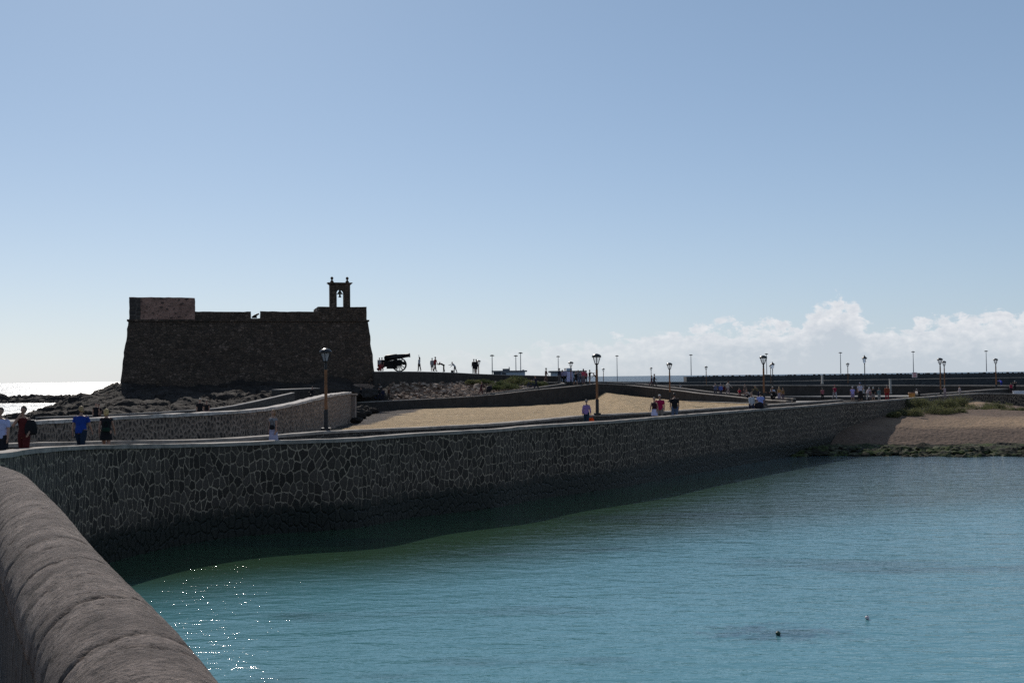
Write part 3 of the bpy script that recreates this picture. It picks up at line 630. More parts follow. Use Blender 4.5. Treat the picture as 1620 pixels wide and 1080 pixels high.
# ---------------------------------------------------------------- plaza and far walls on the right
patch('plaza', [[Gz(1000, 631, 3.1), Gz(1240, 640, 3.1), Gz(1334, 634, 3.12), Gz(1440, 631, 3.12), Gz(1500, 626, 3.1) + Vector((0, 3, 0)), Vector((53, 129.8, 3.1)), Vector((66, 131, 3.1))], [Gz(1000, 620, 3.1), Gz(1140, 621, 3.1), Gz(1400, 622, 3.1), Gz(1500, 622, 3.1), Gz(1620, 622, 3.1), Gz(1760, 622, 3.1)]], 50, 6, pave)['kind'] = 'structure'
wall('plaza_wall', [(*P(960, 608.2, 160), 1), (*P(1040, 608.6, 156), 1), (*P(1140, 608.5, 152), 1), (*P(1380, 608.8, 150), 1), (*P(1491, 608.9, 148), 1), (*P(1620, 609.5, 142), 1), (*P(1760, 611, 138), 1)], .5, plainwall, capstone, 'long dark wall with a pale top behind the plaza', 'wall', .14, .05, 2.5)
wall('plaza_kerb', [(*P(1236, 626.4, 124), 1), (*P(1345, 627, 122), 1), (*P(1438, 627.2, 121), 1)], .5, plainwall, capdark, 'long low dark kerb in the plaza behind the red shirts', 'kerb', .1, .03, 2)
wall('plaza_ramp_wall', [(*P(1449, 618.5, 124), 1), (*P(1452, 623.2, 121), 1), (*P(1498, 620.8, 126), 1), (*P(1540, 617.6, 134), 1), (*P(1576, 614.9, 140), 1), (*P(1606, 613.8, 145), 1)], .4, plainwall, capstone, 'curling low wall with pale top rising to the right beside the orange bin', 'wall', .12, .04, 1.0)
wall('inner_quay_wall', [(*P(930, 603.0, 260), -1.5), (*P(1140, 603.6, 280), -1.5), (*P(1380, 600.2, 290), -1.5), (*P(1620, 596.6, 300), -1.5), (*P(1800, 594, 300), -1.5)], 2, farwall, capstone, 'far dark quay wall with a thin pale edge below the breakwater', 'quay', .16, .1, 6)
def breakwater():
    a = P(1086, 595.4, 530); b = P(1900, 586, 530); root = empty('breakwater', (a.x, a.y, 0), 'long dark breakwater closing the horizon on the right', 'breakwater')
    m = MB(); L = b.x - a.x
    def zt(x): return P(1086 + (1900 - 1086) * x / L, 595.6 + (586.4 - 595.6) * x / L, 530).z
    n = 40
    for i in range(n):
        x0, x1 = L * i / n, L * (i + 1) / n; m.quad((x0, 0, -1), (x1, 0, -1), (x1, 0, zt(x1)), (x0, 0, zt(x0)), [(x0, -1), (x1, -1), (x1, 6), (x0, 6)]); m.quad((x0, 0, zt(x0)), (x1, 0, zt(x1)), (x1, 9, zt(x1)), (x0, 9, zt(x0)), [(x0, 6), (x1, 6), (x1, 15), (x0, 15)])
    m.quad((0, 0, -1), (0, 9, -1), (0, 9, zt(0)), (0, 0, zt(0)), [(0, -1), (9, -1), (9, 6), (0, 6)]); m.build('wall_body', farwall, root)
    r = random.Random(3); k = MB(); x = 6.0
    while x < L:
        s = r.uniform(.3, .75); k.ell((x, 4, zt(x) + .05), (s * r.uniform(.8, 1.6), s, s * .75), 6, 4, Matrix.Rotation(r.random() * 3, 3, 'Z')); x += r.uniform(1.0, 3.4)
    o = k.build('armour_rocks', rock_m, root); o['kind'] = 'stuff'
breakwater()

# ---------------------------------------------------------------- beach
zs = lambda pts, z: [Gz(x, y, z) for x, y in pts]
br = [zs([(1190, 729), (1300, 727), (1450, 727), (1620, 727), (1900, 727)], -.9), zs([(1205, 722), (1300, 720), (1450, 720), (1620, 719), (1900, 719)], -.45),
      zs([(1212, 706), (1300, 704), (1450, 704), (1620, 703), (1900, 701)], .33), zs([(1222, 690), (1300, 690), (1450, 689), (1620, 687), (1900, 685)], .95),
      zs([(1240, 676), (1330, 676), (1450, 675), (1620, 673), (1900, 670)], 1.53), zs([(1260, 664), (1340, 664), (1450, 662), (1620, 660), (1900, 658)], 2.05),
      zs([(1290, 655), (1400, 653), (1480, 648), (1620, 650), (1900, 650)], 2.45), zs([(1330, 646), (1430, 643), (1560, 634), (1620, 646), (1900, 650)], 2.85)]
br[7] = [P(1330, 645, 108), P(1430, 640, 118), P(1545, 633.5, 127.8), P(1620, 642.5, 129.5), P(1900, 650, 127)]
def dbeach(p, u, v):
    p.z += .05 * fbm(p * .5, 4) + .03 * fbm(p * 2, 3); return p
patch('beach', br, 300, 120, beach_m, dbeach)['kind'] = 'structure'
def dledge(p, u, v):
    q = Vector((p.x * .55, p.y * .45, 0)); c = noise.voronoi(q)[0]; e = noise.voronoi(q * 2.7)[0]
    p.z += .22 * (c[1] - c[0]) + .10 * (e[1] - e[0]) + .24 * fbm(q * .5, 5) - .07 + .05 * fbm(q * 6, 3)
    if u < .02: p.z -= .2
    return p
patch('shore_ledge', [zs([(1196, 728), (1300, 726.5), (1450, 726.5), (1620, 726.5), (1900, 726)], -.22), zs([(1204, 722), (1300, 719), (1450, 720), (1620, 719), (1900, 718)], .0), zs([(1212, 713), (1300, 712), (1450, 711), (1620, 711), (1900, 711)], .26), zs([(1216, 705), (1300, 703), (1450, 703), (1620, 701), (1900, 700)], .40)], 700, 60, algae_m, dledge, smooth=False)['kind'] = 'structure'
def shore_rocks():
    r = random.Random(8); m = MB()
    for i in range(1500):
        px = r.uniform(1225, 1720) if i % 3 else r.uniform(1225, 1560); t = r.random(); y0 = 706 + 15 * t ** 1.1 - 2 * fbm((px * .02, 0, 0), 2)
        if fbm((px * .03, t * 3, 4), 3) < -.12: continue
        g_ = Gz(px, y0 + 1, .5 - .5 * t); s = r.uniform(.08, .30)
        i0 = len(m.v); m.ell((g_.x, g_.y, g_.z - .06), (s * 1.5, s * 1.1, s * r.uniform(.25, .55)), 7, 4, Matrix.Rotation(r.random() * 3, 3, 'Z'))
        for k in range(i0, len(m.v)): v = Vector(m.v[k]); v += Vector((fbm(v * 3, 2), fbm(v * 3 + Vector((7, 0, 0)), 2), fbm(v * 3 + Vector((0, 7, 0)), 2))) * s * .45; m.v[k] = tuple(v)
    tag(m.build('shore_rocks', algae_m, fix=False), 'weed covered rocks along the foot of the beach', kind='stuff')
shore_rocks()
def debris():
    r = random.Random(12); m = MB()
    lo = [P(560, 636, 134), P(703, 630, 136), P(780, 626, 137), P(850, 616, 140)]; hi = [P(604, 607, 142), P(703, 606, 145), P(780, 605, 147), P(870, 605, 148)]
    for i in range(520):
        u = r.random(); v = r.random(); a = resample_keep(lo, 101)[int(u * 100)]; b = resample_keep(hi, 101)[int(u * 100)]; p = a.lerp(b, v); s = r.uniform(.05, .26) * (1 if r.random() < .93 else 2.0)
        i0 = len(m.v); m.ell((p.x, p.y, p.z + .12), (s * 1.3, s, s * .7), 6, 4, Matrix.Rotation(r.random() * 3, 3, 'Z'), m=0 if r.random() < .6 else 1)
        for k in range(i0, len(m.v)): q = Vector(m.v[k]); q += Vector((fbm(q * 3, 2), fbm(q * 3 + Vector((7, 0, 0)), 2), fbm(q * 3 + Vector((0, 7, 0)), 2))) * s * .5; m.v[k] = tuple(q)
    tag(m.build('loose_rubble', [plain('pale_rubble', (.30, .225, .175), .95, .4, 2), plain('brown_rubble', (.16, .105, .075), .95, .4, 2)], fix=False), 'loose stones scattered over the slope below the terrace', kind='stuff')
debris()

# ---------------------------------------------------------------- shrubs
def leafmat(name, c1, c2):
    m, n, b = newmat(name); t = n.add('ShaderNodeTexCoord').outputs['Object']; a = n.noise(t, 1.3, 3)
    n.l.new(n.mix(n.mapr(a, .35, .65), C3(c1), C3(c2)), b.inputs['Base Color']); b.inputs['Roughness'].default_value = .7; b.inputs['Specular IOR Level'].default_value = .2
    c = b.inputs['Base Color'].links[0].from_socket; tr = n.add('ShaderNodeBsdfTranslucent'); n.l.new(c, tr.inputs[0]); ms = n.add('ShaderNodeMixShader'); ms.inputs[0].default_value = .45
    out = [x for x in m.node_tree.nodes if x.type == 'OUTPUT_MATERIAL'][0]; n.l.new(b.outputs[0], ms.inputs[1]); n.l.new(tr.outputs[0], ms.inputs[2]); n.l.new(ms.outputs[0], out.inputs[0]); return m
leaf_a = leafmat('saltbush_leaf', (.075, .085, .038), (.16, .155, .07)); leaf_b = leafmat('dark_leaf', (.05, .07, .028), (.10, .11, .045))
twig_m = plain('twig', (.06, .045, .03), .9)
def shrub(px, py, d, wx, h, mat, seed, label, group, leaf=.09, n=2600):
    r = random.Random(seed); q = P(px, py, d); o = empty('shrub', q, label, 'shrub', group); m = MB()
    lobes = [(r.uniform(-.6, .6) * wx, r.uniform(-.5, .5) * wx * .6, r.uniform(.25, .6) * wx, r.uniform(.6, 1.0) * h) for _ in range(7)] + [(0, 0, wx * .6, h)]
    for i in range(n):
        lx, ly, lr, lh = r.choice(lobes); th = r.random() * 6.283; ph = math.acos(r.uniform(0, 1)); k = r.uniform(.72, 1.06)
        k *= 1 + .22 * fbm((th * 2 + lx, ph * 2, seed), 3)
        c = Vector((lx + math.sin(ph) * math.cos(th) * lr * k, ly + math.sin(ph) * math.sin(th) * lr * k, math.cos(ph) * lh * k))
        a = Vector((r.gauss(0, 1), r.gauss(0, 1), r.gauss(.8, 1))).normalized() * leaf * r.uniform(.6, 1.5); b = Vector((r.gauss(0, 1), r.gauss(0, 1), r.gauss(0, 1))).normalized() * leaf * .45
        i0 = len(m.v); m.v += [tuple(c - b), tuple(c + b), tuple(c + a)]; m.face((i0, i0 + 1, i0 + 2))
    m.build('foliage', mat, o, fix=False); t = MB()
    for i in range(7): a = r.random() * 6.28; t.tube([(0, 0, -.2), (math.cos(a) * wx * .2, math.sin(a) * wx * .2, h * .4), (math.cos(a) * wx * .45, math.sin(a) * wx * .35, h * .75)], [.03, .02, .01], 5)
    t.build('stem', twig_m, o)
for i, (px, py, d, wx, h, lb) in enumerate([
    (1432, 656, 101, 2.3, .95, 'olive bush at the left end of the beach shrubs, low and dark'), (1450, 643, 106, 2.7, 1.35, 'rounded bush against the wall just right of the orange bin'), (1478, 653, 103, 3.2, 1.2, 'broad olive bush in front of the beach shrub row'),
    (1500, 644, 110, 2.6, 1.4, 'tall bush against the wall below the two pale walkers'), (1523, 641, 114, 2.9, 1.6, 'tallest beach bush under the wall'), (1512, 654, 104, 2.6, 1.0, 'low spreading bush at the front middle of the beach shrubs'),
    (1549, 651, 108, 3.0, 1.15, 'olive bush in the right half of the shrub row'), (1576, 648, 110, 2.6, 1.2, 'bush before the orange sand slope'), (1592, 653, 106, 2.0, .8, 'small bush near the right end of the shrub row'), (1616, 652, 104, 2.2, .75, 'rightmost beach bush cut by the picture edge'), (1412, 657, 99, 1.2, .5, 'tiny tuft left of the beach shrubs')]):
    shrub(px, py + 2, d, wx * .66, h * .74, leaf_a, 40 + i, lb, 'bushes on the beach', .085, 3600)
for i, (px, py, d, wx, h, lb) in enumerate([
    (748, 606, 144, 1.5, .8, 'small dark shrub under the lamp on the terrace'), (768, 605, 145, 1.6, .7, 'low dark shrub right of the black dressed pair'), (793, 610, 142, 2.1, 1.1, 'green shrub left in the bed above the pram'), (810, 606, 144, 2.4, 1.2, 'bright green shrub in the bed by the terrace wall'),
    (823, 605, 145, 2.3, 1.5, 'tallest dark shrub in the bed before the terrace wall'), (806, 614, 140, 2.2, 1.0, 'brownish shrub at the bottom of the bed'), (838, 608, 143, 2.0, 1.0, 'shrub behind the man with the bicycle'), (856, 609, 142, 1.8, .8, 'last shrub inside the pointed kerb'), (785, 615, 139, 1.4, .7, 'shrub beside the pram')]):
    shrub(px, py + 1, d, wx * .7, h * .7, leaf_b if i % 3 else leaf_a, 70 + i, lb, 'shrubs below the terrace', .10, 1800)

# ---------------------------------------------------------------- lamp posts
wood_p = plain('rusty_post', (.19, .085, .038), .7, .35, 3.0, bump=.3)
dark_p = plain('dark_paint', (.022, .022, .024), .5, .3, 8.0, metal=.2)
metal_top = plain('lamp_metal', (.05, .05, .052), .32, .2, 8.0, metal=.85)
def glassmat():
    m, n, b = newmat('lamp_glass'); b.inputs['Base Color'].default_value = (.9, .92, .95, 1); b.inputs['Roughness'].default_value = .05; b.inputs['Alpha'].default_value = .22; b.inputs['IOR'].default_value = 1.45; return m
glass = glassmat()
def frosted():
    m, n, b = newmat('frosted_glass'); b.inputs['Base Color'].default_value = (.8, .82, .85, 1); b.inputs['Roughness'].default_value = .4; b.inputs['Transmission Weight'].default_value = .75; return m
frost = frosted()
def lamp_a(loc, H, label, group='lamp posts with domed lanterns', w=.27):
    o = empty('street_lamp', loc, label, 'street lamp', group); k = H / 3.8
    b = MB(); b.box((0, 0, .05), (.42, .42, .12)); b.tube([(0, 0, .1), (0, 0, H * .25)], [.105, .10], 10); b.build('base', dark_p, o)
    b = MB(); b.tube([(0, 0, H * .25), (0, 0, H - 1.0)], [.078, .070], 10); b.build('post', wood_p, o)
    b = MB(); b.tube([(0, 0, H - 1.0), (0, 0, H - .68)], [.062, .062], 8); b.tube([(0, 0, H - .68), (0, 0, H - .60)], [.10, .13], 10); b.build('neck', dark_p, o)
    c = MB(); c.lathe((0, 0, H - .17), [(w, -.02), (w * 1.06, .0), (w * 1.02, .05), (w * .75, .12), (w * .3, .165), (.02, .18)], 18); c.build('lamp_cap', metal_top, o, smooth=True)
    f = MB()
    for j in range(6):
        a = math.pi / 6 + j * math.pi / 3; f.tube([(math.cos(a) * .12, math.sin(a) * .12, H - .60), (math.cos(a) * w * .95, math.sin(a) * w * .95, H - .18)], .020, 5)
    f.tube([(math.cos(t * math.pi / 9) * w * .97, math.sin(t * math.pi / 9) * w * .97, H - .20) for t in range(19)], .028, 5, cap=False); f.build('lantern_frame', dark_p, o)
    g = MB(); n = 6
    for j in range(n):
        a0, a1 = math.pi / 6 + j * math.pi / 3, math.pi / 6 + (j + 1) * math.pi / 3
        g.quad((math.cos(a0) * .115, math.sin(a0) * .115, H - .59), (math.cos(a1) * .115, math.sin(a1) * .115, H - .59), (math.cos(a1) * w * .92, math.sin(a1) * w * .92, H - .19), (math.cos(a0) * w * .92, math.sin(a0) * w * .92, H - .19))
    g.build('lamp_glass', glass, o); return o
def lamp_b(loc, H, label):
    o = empty('street_lamp', loc, label, 'street lamp', 'black lantern lamps in the plaza')
    b = MB(); b.lathe((0, 0, 0), [(.16, 0), (.16, .1), (.09, .25), (.06, .8), (.075, .85), (.05, .95), (.04, H - .75), (.07, H - .72), (.03, H - .66)], 10); b.build('post', dark_p, o)
    g = MB(); g.tube([(0, 0, H - .66), (0, 0, H - .22)], [.11, .21], 6); g.build('lamp_glass', frost, o)
    c = MB(); c.lathe((0, 0, H - .22), [(.26, 0), (.25, .04), (.12, .16), (.05, .20), (.05, .25), (.01, .32)], 8); c.build('lamp_cap', dark_p, o); return o
def mast(px, py, d, zb, label, group='tall thin light masts on the breakwater'):
    t = P(px, py, d); H = t.z - zb; o = empty('light_mast', (t.x, t.y, zb), label, 'light mast', group)
    b = MB(); b.tube([(0, 0, 0), (0, 0, H - .1)], [.20, .12], 6); b.build('pole', plain('galvanised', (.20, .21, .22), .6, .15, 2), o)
    h = MB(); h.box((0, 0, H), (1.5, .6, .3)); h.box((0, 0, H + .2), (.8, .4, .2)); h.build('lamp_head', dark_p, o)
for px, pt, pb, d, lb in ((514.5, 551, 680.5, 53.5, 'brown lamp post with a shiny domed lantern in front of the pale curved wall'), (945.5, 559.3, 656, 69.5, 'brown lamp post on the kerb wall beside the woman with the orange bag')):
    b = Gz(px, pb, 3.62); b = Vector((b.x, b.y + .25, 3.62)); t = P(px, pt, b.y); lamp_a(b, t.z - 3.62, lb, w=.275)
for px, pt, d, zb, lb, w in ((1207.5, 562, 88, 3.6, 'brown lamp post rising behind the man in the pale blue shirt', .28), (1059, 573.5, 112, 3.4, 'domed lamp post behind the right ramp with a tan foot', .28), (903, 571.8, 146, 4.85, 'domed lamp among the people on the ridge before the white building', .33),
    (757, 569.5, 162, 4.6, 'domed lamp beside the pair in black on the terrace', .29), (1487, 566, 121, 3.1, 'tan lamp post above the beach bushes', .28), (1493.5, 570.6, 150, 3.1, 'thinner lamp just behind the tan lamp post', .25), (1575, 566.8, 142, 3.3, 'tan lamp post near the right edge of the picture', .27)):
    t = P(px, pt, d); lamp_a((t.x, t.y, zb), t.z - zb, lb, w=w)
for px, pt, d, lb in ((954.5, 582.4, 250, 'small far lamp just right of the middle lamp post'), (1030, 581, 250, 'small far lamp above the walking man on the ramp'), (1117, 579, 215, 'small dark far lamp at the left part of the breakwater'), (1219, 577, 230, 'small far lamp half hidden by the black lantern'), (1341, 574, 210, 'small far lamp between two tall masts left of the black lantern')):
    t = P(px, pt, d); lamp_a((t.x, t.y, 3.0 if d < 240 else 2.5), t.z - (3.0 if d < 240 else 2.5), lb, 'small far lamps', w=.30)
for px, pt, d, lb in ((1222, 573.3, 118, 'shorter black lantern lamp with a pointed roof near the brown lamp post'), (1367.5, 563, 106, 'taller black lantern lamp with a pointed roof behind the strollers')):
    t = P(px, pt, d); lamp_b((t.x, t.y, 3.1), t.z - 3.1, lb)
for i, (px, py, d, zb) in enumerate(((976, 563, 530, 0), (1093, 561.6, 530, 5.9), (1212.5, 560, 530, 6), (1329.5, 558, 530, 6), (1444.5, 556.5, 530, 6.2), (1560, 555.5, 530, 6.2))):
    mast(px, py, d, zb, 'tall thin mast ' + ('over the open sea left of the breakwater', 'at the left end of the breakwater', 'on the breakwater beside the brown lamp post', 'on the breakwater over the navy strapped man', 'on the breakwater over the pink sign', 'farthest right on the breakwater')[i])
mast(883, 564, 480, 2, 'thin mast standing behind the white port building', 'masts behind the port buildings'); mast(778.5, 562.5, 400, 2, 'pale mast at the left end of the low port building', 'masts behind the port buildings')
mast(816, 563, 430, 2, 'shorter of two masts over the low port building', 'masts behind the port buildings'); mast(823.5, 558.5, 420, 2, 'taller of two masts over the low port building', 'masts behind the port buildings')
tt = P(1548, 575, 260)
# ---------------------------------------------------------------- port buildings
whitew = plain('pale_render', (.42, .46, .52), .85, .08, .3); greyroof = plain('grey_roof', (.13, .13, .14), .8, .15, .4); winm = plain('dark_window', (.02, .03, .05), .25, .2, 1); quaym = plain('quay_concrete', (.12, .12, .12), .9, .2, .3)
def building(name, label, x0, x1, ytop, d, zb, dep, wins, upper=None, bits=()):
    a = P(x0, ytop, d); b = P(x1, ytop, d); o = empty(name, (a.x, d, zb), label, 'building'); L = b.x - a.x; H = a.z - zb
    m = MB(); m.box((L / 2, dep / 2, (H - .5) / 2), (L - .6, dep, H - .5)); m.build('wall', whitew, o)
    m = MB(); m.box((L / 2, dep / 2, H - .25), (L + .8, dep + 1.4, .5)); m.build('roof', greyroof, o)
    for (u0, u1, v0, v1) in wins:
        m = MB(); m.box((L * (u0 + u1) / 2, -.03, H * (v0 + v1) / 2), (L * (u1 - u0), .14, H * (v1 - v0))); m.build('window', winm, o)
    if upper:
        p0, p1, yt = upper; q0 = P(p0, yt, d); q1 = P(p1, yt, d); m = MB(); m.box(((q0.x + q1.x) / 2 - a.x, dep / 2, (H + q0.z - zb) / 2), (q1.x - q0.x, dep * .5, q0.z - zb - H)); m.build('upper_room', greyroof if bits else whitew, o)
    for p0, p1, yt in bits:
        q0 = P(p0, yt, d); q1 = P(p1, yt, d); m = MB(); m.box(((q0.x + q1.x) / 2 - a.x, dep / 2, (H + q0.z - zb) / 2), (q1.x - q0.x, 1.2, q0.z - zb - H)); m.build('chimney', greyroof, o)
    return o
building('port_building', 'low pale port building with a flat overhanging roof behind the terrace', 779.5, 832, 586.2, 400, 3.2, 9, [(.27, .40, .62, .85), (.02, .25, .55, .9)], (795, 806.5, 583), [(804.8, 806.2, 580.2), (826.5, 829.5, 584.5)])
building('white_building', 'small white building behind the people on the ridge', 871, 926, 586.6, 330, 2.5, 9, [(.55, .66, .3, .62)], (897, 905.5, 582.0))
m = MB(); m.box((0, 0, 0), (150, 14, 4.6)); q = P(800, 600, 400); tag(m.build('port_quay', quaym, loc=(q.x + 22, 408, 1.0)), 'flat concrete quay carrying the port buildings', 'quay')
m = MB(); m.box((0, 0, 0), (22, 24, 4.4)); q = P(898, 600, 338); tag(m.build('port_quay', quaym, loc=(q.x, 338, .4)), 'concrete quay under the small white building', 'quay')
# noticeboard on the ridge
q = P(900.8, 600, 149); o = empty('notice_board', (q.x, q.y, 4.9), 'pale lilac notice board behind the people on the ridge', 'notice board'); m = MB(); m.box((0, 0, 1.05), (.85, .06, 1.35)); m.build('panel', plain('lilac_panel', (.50, .48, .68), .6, .15, 2), o); m = MB(); m.box((-.46, 0, .9), (.06, .08, 1.8)); m.box((.46, 0, .9), (.06, .08, 1.8)); m.build('frame', dark_p, o)
# bin, sign, posts
q = P(1442.5, 628.3, 119); o = empty('litter_bin', (q.x, q.y, 3.12), 'orange yellow litter bin behind the wall near the curling low wall', 'litter bin')
m = MB(); m.lathe((0, 0, 0), [(.26, 0), (.34, .70), (.36, .72)], 14); m.build('bin_body', plain('orange_plastic', (.50, .23, .06), .6, .1), o); m = MB(); m.lathe((0, 0, .72), [(.38, 0), (.38, .06), (.34, .09)], 14); m.build('rim', plain('brown_rim', (.25, .10, .04), .6), o)
q = P(1447, 592.5, 128); o = empty('warning_sign', (q.x, q.y, 3.1), 'square pale sign with red marks on a thin dark post before the breakwater', 'sign')
zz = P(1447, 592.8, 128).z - 3.1; m = MB(); m.tube([(0, .05, 0), (0, .05, zz + .2)], .035, 6); m.build('post', dark_p, o)
m = MB(); m.box((0, 0, zz), (.58, .03, .58)); pn = m.build('panel', plain('sign_white', (.62, .55, .56), .6, .05), o)
m = MB(); m.tube([(.0 + .13 * math.cos(t * math.pi / 8), -.022, zz + .10 + .13 * math.sin(t * math.pi / 8)) for t in range(17)], .022, 5, cap=False); m.tube([(-.09, -.022, zz + .19), (.09, -.022, zz + .01)], .02, 5)
m.box((0, -.02, zz - .11), (.44, .012, .05)); m.box((0, -.02, zz - .20), (.36, .012, .04)); m.build('red_marks', plain('sign_red', (.45, .04, .05), .6, .05), pn)
for px, y0, y1, d, lb, wdt in ((1408.2, 600, 622.5, 122, 'pale square post behind the man in orange brown', .12), (1300.6, 594, 607, 140, 'grey slender column above the red checked shirt', .13)):
    a = P(px, y0, d); zb = P(px, y1, d).z; m = MB(); m.box((0, 0, (a.z - zb) / 2), (wdt * 1.6, wdt * 1.6, a.z - zb)); m.box((0, 0, a.z - zb + .03), (wdt * 2, wdt * 2, .06)); m.box((0, 0, .06), (wdt * 2.2, wdt * 2.2, .12)); tag(m.build('post', plain('pale_post', (.33, .32, .30), .8), loc=(a.x, a.y, zb)), lb, 'post')
q = P(1603.5, 618, 131); m = MB(); m.box((4, 0, .55), (8, .5, 1.1)); m.box((4, 0, 1.13), (8.2, .6, .06)); tag(m.build('white_bench_block', plain('whitewash', (.62, .64, .70), .8, .06), loc=(q.x, q.y, q.z - 1.16)), 'whitewashed low block cut by the right edge of the picture', 'block')
# buoys
for px, py, r, c, lb in ((1372, 979, .055, (.6, .5, .52), 'small pale pink float bobbing on the water'), (1231, 1004, .06, (.02, .05, .03), 'small dark green float over the weed patch')):
    q = Gz(px, py, 0); o = empty('mooring_float', q, lb, 'float'); m = MB(); m.ell((0, 0, .04), (r, r, r * .8), 12, 8); m.build('ball', plain('float%d' % px, c, .5), o, smooth=True); m = MB(); m.tube([(0, 0, .04), (0, 0, .1)], .01, 6); m.build('ring', dark_p, o)

# ---------------------------------------------------------------- people
SKIN = {'l': (.30, .17, .12), 't': (.22, .12, .08), 'd': (.12, .06, .04)}
def clothm(c): return plain('cloth_%02x%02x%02x' % tuple(int(255 * min(1, x)) for x in c), c, .85, .18, 5.0, spec=.15)
def skinm(k): return plain('skin_' + k, SKIN[k], .6, .08, 4.0)
PEND = []
POSES = {  # torso lean, (thigh L, R), (knee L, R), (arm pitch L, R), (elbow L, R), abduction
 'stand': (2, (3, -3), (0, 2), (4, -4), (10, 12), 7), 'walk': (4, (24, -18), (6, 22), (-24, 26), (14, 24), 8), 'stroll': (3, (14, -12), (4, 12), (-12, 14), (12, 16), 11),
 'sit': (-4, (82, 78), (80, 74), (35, 40), (50, 45), 8), 'bend': (62, (-6, 10), (6, 14), (70, 50), (10, 25), 4), 'reach': (38, (10, -16), (10, 10), (62, 30), (5, 10), 6),
 'selfie': (-4, (6, -10), (2, 6), (-4, 150), (20, 18), 8), 'push': (10, (22, -16), (6, 18), (48, 52), (25, 22), 4), 'crouch': (40, (95, 88), (125, 118), (60, 55), (30, 40), 8),
 'phone': (4, (4, -4), (0, 2), (55, 60), (85, 80), 6), 'hips': (0, (4, -4), (0, 2), (-8, -8), (60, 60), 28), 'chin': (2, (8, -8), (2, 6), (-10, 40), (60, 120), 14), 'point': (2, (4, -4), (0, 2), (0, 80), (8, 5), 6)}
def rotx(v, a): c, s = math.cos(a), math.sin(a); return Vector((v.x, v.y * c - v.z * s, v.y * s + v.z * c))
def person(loc, H, face, pose, label, skin='l', top=(.1, .1, .1), sleeve=.5, bottom='trousers', bcol=(.05, .05, .06), hair=(.04, .025, .02), hairstyle='short', shoe=(.05, .05, .05), hat=None, fem=False, near=False, group='people out walking', wide=1.0, sit_h=None):
    lean, th, kn, ap, eb, abd = POSES[pose]; L_ = R_(lean)
    up = Vector((0, math.sin(L_), math.cos(L_))); X = Vector((1, 0, 0)); fwd = Vector((0, math.cos(L_), -math.sin(L_)))
    pel = Vector((0, 0, .53)); sh = .102 * (0.9 if fem else 1.03) * wide
    J = dict(pel=pel, waist=pel + up * .09, chest=pel + up * .20, nb=pel + up * .285, nk=pel + up * .33)
    hd = up * .6 + Vector((0, .12 * (lean > 20), .4)); hd.normalize(); J['head'] = J['nk'] + hd * .065
    legs = []; arms = []
    for i, sg in enumerate((-1, 1)):
        hip = pel + X * sg * .052 * wide - Vector((0, 0, .02)); a = R_(th[i]); kd = Vector((sg * .02, math.sin(a), -math.cos(a))); knee = hip + kd * .245
        b = a - R_(kn[i]); ad = Vector((0, math.sin(b), -math.cos(b))); ank = knee + ad * .235; ft = Vector((0, math.cos(max(-.5, min(.6, b))), math.sin(min(.5, max(b, -.6))) * .8)).normalized()
        if pose in ('sit', 'crouch'): ft = Vector((0, 1, 0))
        legs.append((hip, knee, ank, ank - Vector((0, 0, .018)) + ft * .095, ft))
        s_ = pel + up * .262 + X * sg * sh; a = R_(ap[i]) + L_ * .25; ab = R_(abd); d = Vector((sg * math.sin(ab), math.sin(a) * math.cos(ab), -math.cos(a) * math.cos(ab))); el_ = s_ + d * .17
        a2 = a + R_(eb[i]); ab2 = ab * (.25 if pose != 'hips' else -.9); d2 = Vector((sg * math.sin(ab2), math.sin(a2) * math.cos(ab2), -math.cos(a2) * math.cos(ab2))); wr = el_ + d2 * .145
        if pose == 'chin' and sg > 0: wr = J['head'] + fwd * .06 + Vector((0.0, 0, -.045)); 
        arms.append((s_, el_, wr, wr + (wr - el_).normalized() * .085 if pose != 'chin' or sg < 0 else wr + Vector((-.03, .0, .045))))
    low = min(min(l[2].z, l[3].z) for l in legs) - .035
    sh_ = Vector((0, 0, -low)); root = empty('person', loc, label, 'person', group, R_(face))
    def T(v): return (v + sh_) * H
    wm = .93 if fem else 1.0
    b = MB(); S = H * wide
    b.tube([T(pel - Vector((0, 0, .07))), T(pel), T(J['waist']), T(J['chest']), T(pel + up * .255), T(J['nb'])], [(.07 * S, .05 * S), (.092 * S / wm, .062 * S), (.078 * S * wm, .052 * S), (.10 * S * wm, .062 * S), (.095 * S * wm, .052 * S), (.035 * S, .035 * S)], 14, ref=(1, 0, 0))
    b.tube([T(J['nb'] - up * .02), T(J['nk'])], [.034 * H, .030 * H], 10)
    hc = T(J['head']); b.ell(hc + hd * .002 * H, (.043 * H, .052 * H, .062 * H), 14, 10); b.ell(hc + Vector((0, .02 * H, -.032 * H)), (.028 * H, .032 * H, .03 * H), 10, 7)
    b.tube([hc + Vector((0, .048 * H, .006 * H)), hc + Vector((0, .064 * H, -.012 * H))], [.004 * H, .009 * H], 6)
    for sg in (-1, 1): b.ell(hc + Vector((sg * .043 * H, -.002 * H, -.004 * H)), (.006 * H, .011 * H, .016 * H), 6, 5)
    for hip, knee, ank, toe, ft in legs:
        b.tube([T(hip + Vector((0, 0, .03))), T(hip.lerp(knee, .35)), T(knee), T(knee.lerp(ank, .35)), T(ank)], [.055 * S, .052 * S, .034 * H, .036 * H, .021 * H], 10)
        b.tube([T(ank) - Vector((0, 0, .012 * H)) - ft * .02 * H, T(toe) - ft * .03 * H, T(toe)], [(.024 * H, .022 * H), (.026 * H, .018 * H), (.016 * H, .012 * H)], 8, ref=(1, 0, 0))
